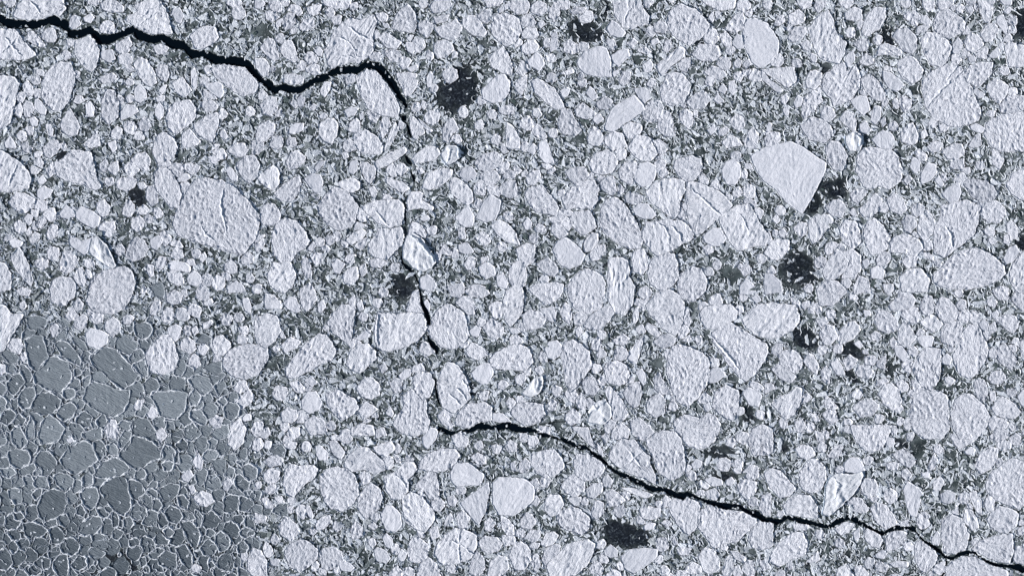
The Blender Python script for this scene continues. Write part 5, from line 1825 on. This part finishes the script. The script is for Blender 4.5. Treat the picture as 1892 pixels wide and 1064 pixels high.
# ---------------------------------------------------------------- the floes
white = [f for f in floes if f[0] in 'prs']
grey = [f for f in floes if f[0] == 'g' and inside(GREYZONE, *[np.array([v]) for v in f[1].mean(0)])[0]]
lone = [f for f in floes if f[0] == 'g' and f[1][:, 0].mean() < 480 and f[1][:, 1].mean() > 500 and not inside(GREYZONE, *[np.array([v]) for v in f[1].mean(0)])[0]]
bergs = [f for f in floes if f[0] == 'b']
named, rest = white[:300], white[300:]
LOG.append(('floes', len(white), 'grey', len(grey), 'lone', len(lone), 'bergs', len(bergs)))
main_berg = []
for b in bergs:
    c_ = b[1].mean(0)
    if min(np.hypot(c_[0] - x, c_[1] - y) for x, y, *_ in BLAND) < 22:
        main_berg.append(b)
    else:
        rest.append(('r', b[1], b[2]))
bergs = main_berg

def field_tone(x, y):
    """the grey field is newer, thinner and darker towards its lower and left sides"""
    n = float(perlin(np.array([x / 70.0]), np.array([y / 70.0 + 3]))[0])
    return 0.30 * n - 0.62 * float(sstep(840, 1030, y + 60 * n)) - 0.12 * float(sstep(120, -20, x))

seed = 1.0
NAMED = []
for (kind, p, a), lab in zip(named, assign_labels(named, LAND, 'white')):
    seed += 1.37
    mb = MB()
    q, z = floe_mesh(mb, kind, p, a, seed)
    loc = px(p.mean(0))
    o = mb.build('ice_floe', [MATS[kind]], (loc[0], loc[1], SHEET))
    NAMED.append((o, (p, z)))
    if len(NAMED) <= 150:
        rb = MB()
        rim_mesh(rb, q, z - 0.02, seed, 0, 1.9, -0.18)
        r = rb.build('broken_rim', [M_RIM], (loc[0], loc[1], SHEET), o)
        r.location = (0, 0, 0)
    tag(o, lab, 'ice floe', 'snow-covered floes of the pack')
for (kind, p, a), lab in zip(bergs, assign_labels(bergs, BLAND, 'grey')):
    seed += 1.37
    mb = MB()
    q, z = floe_mesh(mb, 'b', p, a, seed)
    loc = px(p.mean(0))
    o = tag(mb.build('iceberg', [M_BRG], (loc[0], loc[1], SHEET)), lab, 'iceberg', 'bright icebergs frozen into the pack')
    NAMED.append((o, (p, z + 0.1)))
for (kind, p, a), lab in zip(grey, assign_labels(grey, GLAND, 'grey')):
    seed += 1.37
    loc = px(p.mean(0)); loc3 = (loc[0], loc[1], SHEET)
    mb = MB()
    q, z = floe_mesh(mb, 'g', p, a, seed, 0, field_tone(*p.mean(0)))
    o = mb.build('grey_ice_floe', [M_GRY], loc3)
    tag(o, lab, 'ice floe', 'bare grey floes in the corner field')
    rb = MB()
    rim_mesh(rb, q, z, seed, 0, 4.3, 0.28)
    r = rb.build('rafted_rim', [M_RIM], loc3, o)
    r.location = (0, 0, 0)
    for k_ in range(int(rng.integers(1, 4)) if a > 500 else 0):
        c_ = p.mean(0) + (p[int(rng.integers(len(p)))] - p.mean(0)) * rng.uniform(0.1, 0.6)
        keep, fr = fr, MB()
        fragment(c_[0], c_[1], rng.uniform(1.4, 3.0), 0.85, 0.06, rng.uniform(1.1, 1.7), rng.random() * 3)
        fr.v[0][:, 2] += z - SHEET
        r = fr.build('snow_lump', [M_FRG], loc3, o, smooth=False)
        r.location = (0, 0, 0)
        fr = keep
    r.location = (0, 0, 0)
    r.location = (0, 0, 0)

# smaller floes: past the three hundred, one object
sm = MB()
SMATS = [M_PIT, M_RID, M_SMO, M_GRY, M_RIM]
SIX = {'p': 0, 'r': 1, 's': 2, 'g': 3}
for kind, p, a in rest + lone:
    seed += 1.37
    q, z = floe_mesh(sm, kind, p, a, seed, SIX[kind])
    if kind == 'g':
        rim_mesh(sm, q, z, seed, 4, 2.0)

# ---------------------------------------------------------------- filling the gaps
occ_b = np.where(crk, 2, occ)
gz = np.zeros((MH, MW), bool)
sl, m = raster(GREYZONE)
yy_, xx_ = np.mgrid[sl[0].start:sl[0].stop, sl[1].start:sl[1].stop]
gz[sl] |= m
def in_grey(x, y):
    dx = 60 * float(perlin(np.array([x / 60.0]), np.array([y / 60.0]))[0]) + 30 * float(perlin(np.array([x / 14.0]), np.array([y / 14.0 + 5]))[0])
    dx += float(rng.normal(0, 24))
    xi = min(max(int(x + dx) + MG, 0), MW - 1); yi = min(max(int(y - dx) + MG, 0), MH - 1)
    return gz[yi, xi]
# a crack keeps a clean lip
grow = np.zeros_like(crk)
for n_, c in enumerate(CRACKS):
    if n_ in (3, 4, 5, 6, 11, 12):      # the hairline stretches stay choked with rubble
        continue
    sl, m = raster(c)
    if sl: grow[sl] |= m
for dx, dy in ((1, 0), (-1, 0), (0, 1), (0, -1), (1, 1), (-1, -1), (1, -1), (-1, 1)):
    grow |= np.roll(np.roll(crk, dx, 1), dy, 0)
blocked = (occ_b > 0) | grow
full = blocked.copy()

def blob(cx, cy, r, n=9, stretch=1.0, ang=0.0, rough=0.18):
    t = np.arange(n) * 6.2832 / n + rng.random() * 6
    rr = r * (1 + rng.normal(0, rough, n))
    x = np.cos(t) * rr * stretch; y = np.sin(t) * rr / stretch
    c_, s_ = math.cos(ang), math.sin(ang)
    return np.column_stack([cx + x * c_ - y * s_, cy + x * s_ + y * c_])

YY, XX = np.mgrid[-16:17, -16:17]
DD = np.hypot(XX, YY)
def free_disc(x, y, r, slack):
    xi, yi = int(x) + MG, int(y) + MG
    R = int(r) + 1
    if xi - R < 0 or yi - R < 0 or xi + R >= MW or yi + R >= MH:
        return None
    sub = full[yi - R:yi + R + 1, xi - R:xi + R + 1]
    dk = DD[16 - R:17 + R, 16 - R:17 + R] <= r
    return (sub, dk) if (sub & dk).sum() <= slack * dk.sum() else None

RA = np.arange(20) * 6.2832 / 20
RC, RS = np.cos(RA), np.sin(RA)
def grow_cell(x, y, rmax, gap):
    """a plate that fills the free room round x,y : rays run until they meet a neighbour"""
    k_ = np.arange(1, int(rmax) + 2)
    lim = rmax * rng.uniform(0.72, 1.1, 20)
    lim = (lim + np.roll(lim, 1) + np.roll(lim, -1)) / 3
    xi = (x + MG + RC[:, None] * k_).astype(int).clip(0, MW - 1); yi = (y + MG + RS[:, None] * k_).astype(int).clip(0, MH - 1)
    hit = full[yi, xi] | (k_[None] > lim[:, None])
    r = np.where(hit.any(1), hit.argmax(1) + 0.5, rmax)
    r = np.minimum(r, np.minimum(np.roll(r, 1), np.roll(r, -1)) * 1.35 + 0.6)
    r = np.maximum(r - gap, 0.6)
    n = 6 + int(rng.integers(0, 3)) + (2 if r.mean() > 8 else 0)
    pick = (np.arange(n) * 20 / n + rng.uniform(-1.1, 1.1, n) + rng.uniform(0, 4)).astype(int) % 20
    pick = np.unique(pick)
    rr = r * 1.12
    return np.column_stack([x + RC * rr, y + RS * rr])[pick], float(r.mean())

# outside the traced frame: generic floes so that the pack goes on
for t in range(1500):
    x = rng.uniform(-MG + 60, W + MG - 60); y = rng.uniform(-MG + 60, H + MG - 60)
    if -8 < x < W + 8 and -8 < y < H + 8:
        continue
    r = float(np.clip(rng.lognormal(2.9, 0.45), 9, 48))
    p = blob(x, y, r, 9, rng.uniform(1, 1.25), rng.random() * 3, 0.12)
    sl, m = raster(p)
    if sl is None or (full[sl] & m).sum() > 0.04 * m.sum():
        continue
    if (p[:, 0].min() < W - 2 and p[:, 0].max() > 2) and (p[:, 1].min() < H - 2 and p[:, 1].max() > 2):
        continue
    full[sl] |= m
    blocked[sl] |= m
    seed += 1.37
    k_ = 'g' if gz[int(y) + MG, int(x) + MG] else 'psr'[int(rng.integers(0, 3))]
    q, z = floe_mesh(sm, k_, p, abs(area(p)), seed, SIX[k_])
    if k_ == 'g':
        rim_mesh(sm, q, z, seed, 4, 2.4)
tag(sm.build('small_floes', SMATS), kind='stuff')

# grey field: little pans with white rims
gp = MB()
for rmax, rmin, tries in ((17, 9.5, 2500), (12, 6.5, 5000), (8, 3.6, 9000), (5, 2.0, 12000)):
    for t in range(tries):
        x = rng.uniform(-180, 520); y = rng.uniform(590, H + 180)
        xi, yi = int(x) + MG, int(y) + MG
        if full[yi, xi] or not in_grey(x, y):
            continue
        if dark[yi, xi] > 0.4 and rng.random() < 0.85:
            continue
        p, r = grow_cell(x, y, rmax, 0.8)
        if r < rmin:
            continue
        sl, m = raster(p)
        if sl is None or not m.any():
            continue
        full[sl] |= m
        seed += 1.37
        if r > 5:
            q, z = floe_mesh(gp, 'g', p, abs(area(p)), seed, 0, field_tone(x, y))
        else:
            q = p[::-1] if area(p) < 0 else p
            N = len(q); c_ = q.mean(0)
            z = SHEET + 0.05
            V = np.vstack([np.column_stack([px(q), np.full(N, z - 0.1)]), np.column_stack([px(c_ + (q - c_) * 0.9), np.full(N, z)])])
            F = ring_faces(N, 1).tolist() + [list(range(N, 2 * N))[::-1]]
            gp.add(V, F, np.column_stack([np.tile(q, (2, 1)), np.zeros(2 * N)]), float(np.clip(rng.uniform(0.2, 0.9) + field_tone(x, y), 0, 1)), 0)
        if rng.random() < 0.8:
            rim_mesh(gp, q, z, seed, 1, 2.6 + 0.1 * r, rng.uniform(-0.25, 0.45))
tag(gp.build('grey_ice_pans', [M_GRY, M_RIM]), kind='stuff')

# crushed ice between the floes
def density(x, y):
    a_ = np.array([x]), np.array([y])
    return float(perlin(a_[0] / 95, a_[1] / 95)[0] + 0.7 * perlin(a_[0] / 38 + 50, a_[1] / 38)[0])

# broken plates wedged between the floes
for rmax, rmin, tries in ((15, 8, 3000), (11, 5.5, 7000)):
    for t in range(tries):
        x = rng.uniform(-MG + 40, W + MG - 40); y = rng.uniform(-MG + 40, H + MG - 40)
        xi, yi = int(x) + MG, int(y) + MG
        if full[yi, xi] or dark[yi, xi] > 0:
            continue
        if rng.random() > 0.22 + 0.4 * density(x, y):
            continue
        if 0 < x < 560 and y > 560 and in_grey(x, y):
            continue
        p, r = grow_cell(x, y, rmax, 1.3)
        if r < rmin:
            continue
        sl, m = raster(p)
        if sl is None or not m.any():
            continue
        full[sl] |= m
        if r > 5:
            seed += 1.37
            kk_ = 'ppr'[int(rng.integers(0, 3))]
            floe_mesh(pl, kk_, p, abs(area(p)), seed, {'p': 0, 'r': 1}[kk_])
        else:
            fragment(x, y, r, ftone(), rng.uniform(0.05, 0.12), 1, 0, p)
for r0, r1, tries, slack in ((5.0, 7.5, 10000, 0.2), (3.2, 5, 30000, 0.26), (2.0, 3.2, 60000, 0.3), (1.1, 2.0, 80000, 0.34)):
    X = rng.uniform(-MG + 40, W + MG - 40, tries); Y = rng.uniform(-MG + 40, H + MG - 40, tries); Rr = rng.uniform(r0, r1, tries); q_ = rng.random(tries)
    for x, y, r, q1_ in zip(X, Y, Rr, q_):
        xi, yi = int(x) + MG, int(y) + MG
        if full[yi, xi]:
            continue
        dk_ = dark[yi, xi]
        if dk_ > 0 and q1_ > 0.30 - 0.28 * dk_:
            continue
        if q1_ > 0.45 and 0 < x < 560 and y > 560 and in_grey(x, y):
            continue
        if q1_ > 0.85 + 0.4 * density(x, y):
            continue
        fd = free_disc(x, y, r * 0.85, slack)
        if fd is None:
            continue
        fd[0][fd[1]] = True
        fragment(x, y, r * 1.12, ftone(), rng.uniform(0.04, 0.09) + 0.014 * r * rng.random(), rng.uniform(1, 1.9), rng.random() * 3.14)

# rubble ground off along the floes' edges and the banks of the cracks
def shards_along(q, every, rmin, rmax, out, keep_p):
    q = resample(q, every)
    c_ = q.mean(0)
    t = np.roll(q, -1, 0) - np.roll(q, 1, 0)
    t /= np.hypot(t[:, 0], t[:, 1])[:, None] + 1e-9
    n = np.stack([t[:, 1], -t[:, 0]], -1)
    A_ = area(q)
    n *= 1 if A_ > 0 else -1
    for (x, y), tt, nn in zip(q, t, n):
        if rng.random() > keep_p or not (-MG + 40 < x < W + MG - 40 and -MG + 40 < y < H + MG - 40):
            continue
        r = rng.uniform(rmin, rmax)
        o_ = rng.uniform(0.0, out) + r * 0.5
        X, Y = x + nn[0] * o_, y + nn[1] * o_
        if grow[int(Y) + MG, int(X) + MG] or (dark[int(Y) + MG, int(X) + MG] > 0.5 and rng.random() < 0.8):
            continue
        fragment(X, Y, r, float(np.clip(rng.normal(0.85, 0.15), 0.1, 1)), rng.uniform(0.06, 0.15), rng.uniform(1.2, 1.9), math.atan2(tt[1], tt[0]) + rng.normal(0, 0.3))
for kind, p, a in white + lone:
    shards_along(p, 4.0, 1.1, 3.2, 2.8, 0.42)
for c_k in CRACKS[:2]:
    shards_along(c_k, 3.2, 1.2, 3.2, 2.0, 0.5)

# thin rafted threads curling through the slush and round the floes
def thread(pts, w, z, tone):
    p = np.asarray(pts)
    t = np.gradient(p, axis=0); t /= np.hypot(t[:, 0], t[:, 1])[:, None] + 1e-9
    n = np.stack([-t[:, 1], t[:, 0]], -1)
    N = len(p)
    ww = w * np.sin(np.linspace(0.25, 2.9, N))[:, None]
    V = np.vstack([np.column_stack([px(p + n * ww / 2), np.full(N, SHEET - 0.01)]), np.column_stack([px(p), np.full(N, SHEET + z)]), np.column_stack([px(p - n * ww / 2), np.full(N, SHEET - 0.01)])])
    i = np.arange(N - 1)
    F = np.vstack([np.stack([i, i + 1, N + i + 1, N + i], -1), np.stack([N + i, N + i + 1, 2 * N + i + 1, 2 * N + i], -1)])
    fr.add(V, F, np.column_stack([np.tile(p, (3, 1)), np.zeros(3 * N)]), tone, 0)

for t in range(30000):
    x = rng.uniform(-MG + 60, W + MG - 60); y = rng.uniform(-MG + 60, H + MG - 60)
    xi, yi = int(x) + MG, int(y) + MG
    if blocked[yi, xi] or (dark[yi, xi] > 0 and rng.random() > 0.25 - 0.2 * dark[yi, xi]):
        continue
    if gz[yi, xi] and rng.random() > 0.85:
        continue
    L = int(rng.integers(4, 9)); a_ = rng.random() * 6.28; bend = rng.normal(0, 0.45)
    pts = [(x, y)]
    for s_ in range(L):
        a_ += bend + rng.normal(0, 0.2)
        nx, ny = pts[-1][0] + math.cos(a_) * 2.4, pts[-1][1] + math.sin(a_) * 2.4
        if grow[min(max(int(ny) + MG, 0), MH - 1), min(max(int(nx) + MG, 0), MW - 1)]:
            break
        pts.append((nx, ny))
    if len(pts) >= 4:
        thread(pts, rng.uniform(1.0, 2.8), rng.uniform(0.08, 0.20), float(np.clip(rng.normal(0.85, 0.15), 0.2, 1)))
tag(fr.build('crushed_ice', [M_FRG], smooth=False), kind='stuff')
tag(pl.build('broken_plates', [M_PIT, M_RID]), kind='stuff')

# ---------------------------------------------------------------- dark thin-ice patches
def patch_obj(p, stg, lab, lift):
    q = resample(chaikin(chaikin(p)), 4)
    c_ = q.mean(0)
    q = c_ + (q - c_) * 1.34
    q = clip_from_cracks(q)
    N = len(q); K = 8
    s = np.linspace(0, 1, K + 1)[1:]
    P = np.vstack([c_ + (q - c_) * t for t in s] + [c_[None]])
    core = np.concatenate([np.repeat(1 - s, N), [1.0]])
    # 0 at the rim .. 1 in the middle -> reach of the dark core
    val = -0.75 + 3.2 * stg * np.clip(core, 0, 0.58)
    V = np.column_stack([px(P), np.full(len(P), SHEET + lift)])
    i = np.arange(N); j = (i + 1) % N
    F = []
    for k_ in range(K - 1):
        A = k_ * N; B = A + N
        F += np.stack([A + i, A + j, B + j, B + i], -1).tolist()
    F += np.stack([np.full(N, K * N), j, i], -1).tolist()
    me = bpy.data.meshes.new('thin_ice_patch')
    loc = np.array([*px(c_), SHEET])
    me.from_pydata((V - loc).tolist(), [], F)
    at = me.attributes.new('core', 'FLOAT', 'POINT'); at.data.foreach_set('value', val.astype(np.float32))
    me.materials.append(M_THN)
    o = bpy.data.objects.new('thin_ice_patch', me); o.location = loc
    C.objects.link(o)
    tag(o, lab, 'thin ice', 'dark patches of thin new ice')
for n, (p, stg, lab) in enumerate(patches):
    patch_obj(p, stg, lab, 0.012 + 0.0011 * n)

# ---------------------------------------------------------------- lumps of ice adrift in the cracks
CH = [(49, 49), (142, 67), (113, 36), (369, 94), (381, 95), (383, 98), (630, 129), (680, 115), (690, 119), (702, 119), (712, 135), (719, 142), (490, 147), (588, 143), (223, 57), (38, 50)]
CL = [(1071, 826), (1159, 882), (1178, 889), (1213, 898), (1391, 946), (936, 787), (1653, 974)]
def chunk(x, y, r, lab, grp):
    global fr
    keep = fr
    fr = MB()
    fragment(x, y, r, 0.62, 0.14, rng.uniform(1, 1.3), rng.random() * 3)
    v = fr.v[0]; v[:, 2] = v[:, 2] - SHEET + 0.03
    o = fr.build('ice_chunk', [M_FRG], (*px((x, y)), 0.03), smooth=False)
    fr = keep
    tag(o, lab, 'ice chunk', grp)
for x, y in CH:
    chunk(x, y, rng.uniform(1.6, 3.0), 'tiny pale ice chunk adrift in the black water of the upper left crack', 'ice chunks in the upper crack')
for x, y in CL:
    chunk(x, y, rng.uniform(1.6, 2.6), 'tiny pale ice chunk adrift in the black water of the lower right crack', 'ice chunks in the lower crack')

# ---------------------------------------------------------------- pressure ridges standing on the larger floes
RIDGES = [
    ("0 0", "1,39 7,33 14,27"), ("0 0", "4,27 8,33 16,41"), ("0 0", "31,14 39,10 47,6"), ("0 0", "22,1 27,6 30,11"),
    ("0 0", "101,14 107,9 114,5"), ("0 0", "102,18 110,12 118,7"),
    ("0 265", "163,33 161,40 161,47 163,55 165,65"), ("0 265", "146,60 150,66 157,72"), ("0 265", "6,33 9,24 13,15"),
    ("470 0", "57,27 66,29 72,34 74,41"), ("470 0", "68,19 76,26 84,29"), ("470 0", "54,46 65,41 78,42"),
    ("940 0", "91,2 86,10 84,19"), ("940 0", "84,20 93,18 101,17"),
    ("1412 0", "119,77 128,67 137,58 146,51"), ("1412 0", "133,58 138,52 140,48"), ("1412 0", "2,56 9,60 14,65"),
    ("940 265", "131,32 140,39 149,48 155,52"), ("940 265", "108,57 114,62 117,68 116,77"), ("940 265", "118,60 124,66 126,72"),
    ("470 530", "90,20 89,27 89,36 90,43"), ("470 530", "141,77 146,81 150,86"), ("470 530", "147,73 152,78 155,83"), ("470 530", "149,66 154,70 156,76"),
    ("470 794", "149,82 149,77 150,73"), ("470 794", "149,83 149,90 150,97"), ("470 794", "148,82 142,80 137,82"), ("470 794", "150,83 155,87 159,90"), ("470 794", "150,82 155,78 160,77"),
    ("470 794", "101,31 107,36 111,42"), ("940 794", "86,12 91,20 99,30"), ("940 794", "98,15 89,22 84,26"), ("940 530", "148,37 158,48 168,60"),
    ("1412 265", "132,60 136,68 137,76"), ("940 265", "168,51 172,58 175,66"), ("470 265", "86,46 92,54 98,60"),
]
WALLS = [
    ("470 265", "114,67 118,70 122,74 127,80 131,86"), ("0 265", "72,69 78,75 81,81 83,88"), ("470 265", "143,3 142,8 140,14"), ("470 265", "148,3 149,6 148,11"),
    ("1412 0", "67,98 70,102 69,107"), ("1412 794", "50,35 54,39 53,43 51,50"), ("940 530", "59,92 64,87 71,83"), ("940 530", "21,67 22,71 18,75"),
]
flo = [(o, pr) for o, pr in NAMED]
for n, (org, txt) in enumerate(RIDGES + WALLS):
    wall = n >= len(RIDGES)
    ox, oy = map(float, org.split())
    p = tile(ox, oy, txt)
    mid = p[len(p) // 2]
    host = [(o, z) for o, (pp, z) in flo if (o.name[:7] == 'iceberg') == wall and inside(pp, mid[None, 0], mid[None, 1])[0]]
    if not host:
        LOG.append(('RIDGE MISSED', org, txt)); continue
    o, z = host[0]
    s = np.concatenate([[0], np.cumsum(np.hypot(*np.diff(p, axis=0).T))])
    tt = np.linspace(0, s[-1], max(8, int(s[-1] / 1.8)))
    q = np.column_stack([np.interp(tt, s, p[:, 0]), np.interp(tt, s, p[:, 1])])
    q += np.column_stack([perlin(q[:, 0] / 8 + n, q[:, 1] / 8), perlin(q[:, 0] / 8, q[:, 1] / 8 + n + 50)]) * 2.2
    t = np.gradient(q, axis=0); t /= np.hypot(t[:, 0], t[:, 1])[:, None] + 1e-9
    nn = np.stack([-t[:, 1], t[:, 0]], -1)
    N = len(q)
    taper = np.sin(np.linspace(0.15, 3.0, N)) ** 0.6
    w = (2.6 + 1.6 * perlin(q[:, 0] / 4, q[:, 1] / 4 + n)) * taper
    hh = (0.16 + 0.09 * perlin(q[:, 0] / 3 + 5, q[:, 1] / 3 + n)) * taper
    if wall:
        w = w * 1.7; hh = hh * 1.8
    rows = [(-1.5, -0.12), (-0.45, 0.6), (0.0, 1.0), (0.4, 0.55), (1.0, -0.12)]
    V = np.vstack([np.column_stack([px(q + nn * (w * f)[:, None]), z + (hh * g if g > 0 else np.full(N, g)) + 0.02]) for f, g in rows])
    i = np.arange(N - 1)
    F = np.vstack([np.stack([k_ * N + i, k_ * N + i + 1, (k_ + 1) * N + i + 1, (k_ + 1) * N + i], -1) for k_ in range(len(rows) - 1)])
    mb = MB()
    mb.add(V, F, np.column_stack([np.tile(q, (len(rows), 1)), np.full(len(V), n * 3.0)]), 0.65, 0)
    r = mb.build('ice_wall' if wall else 'pressure_ridge', [M_BRG if wall else M_RID], tuple(o.location), None)
    r.location = (0, 0, 0)
    r.parent = o
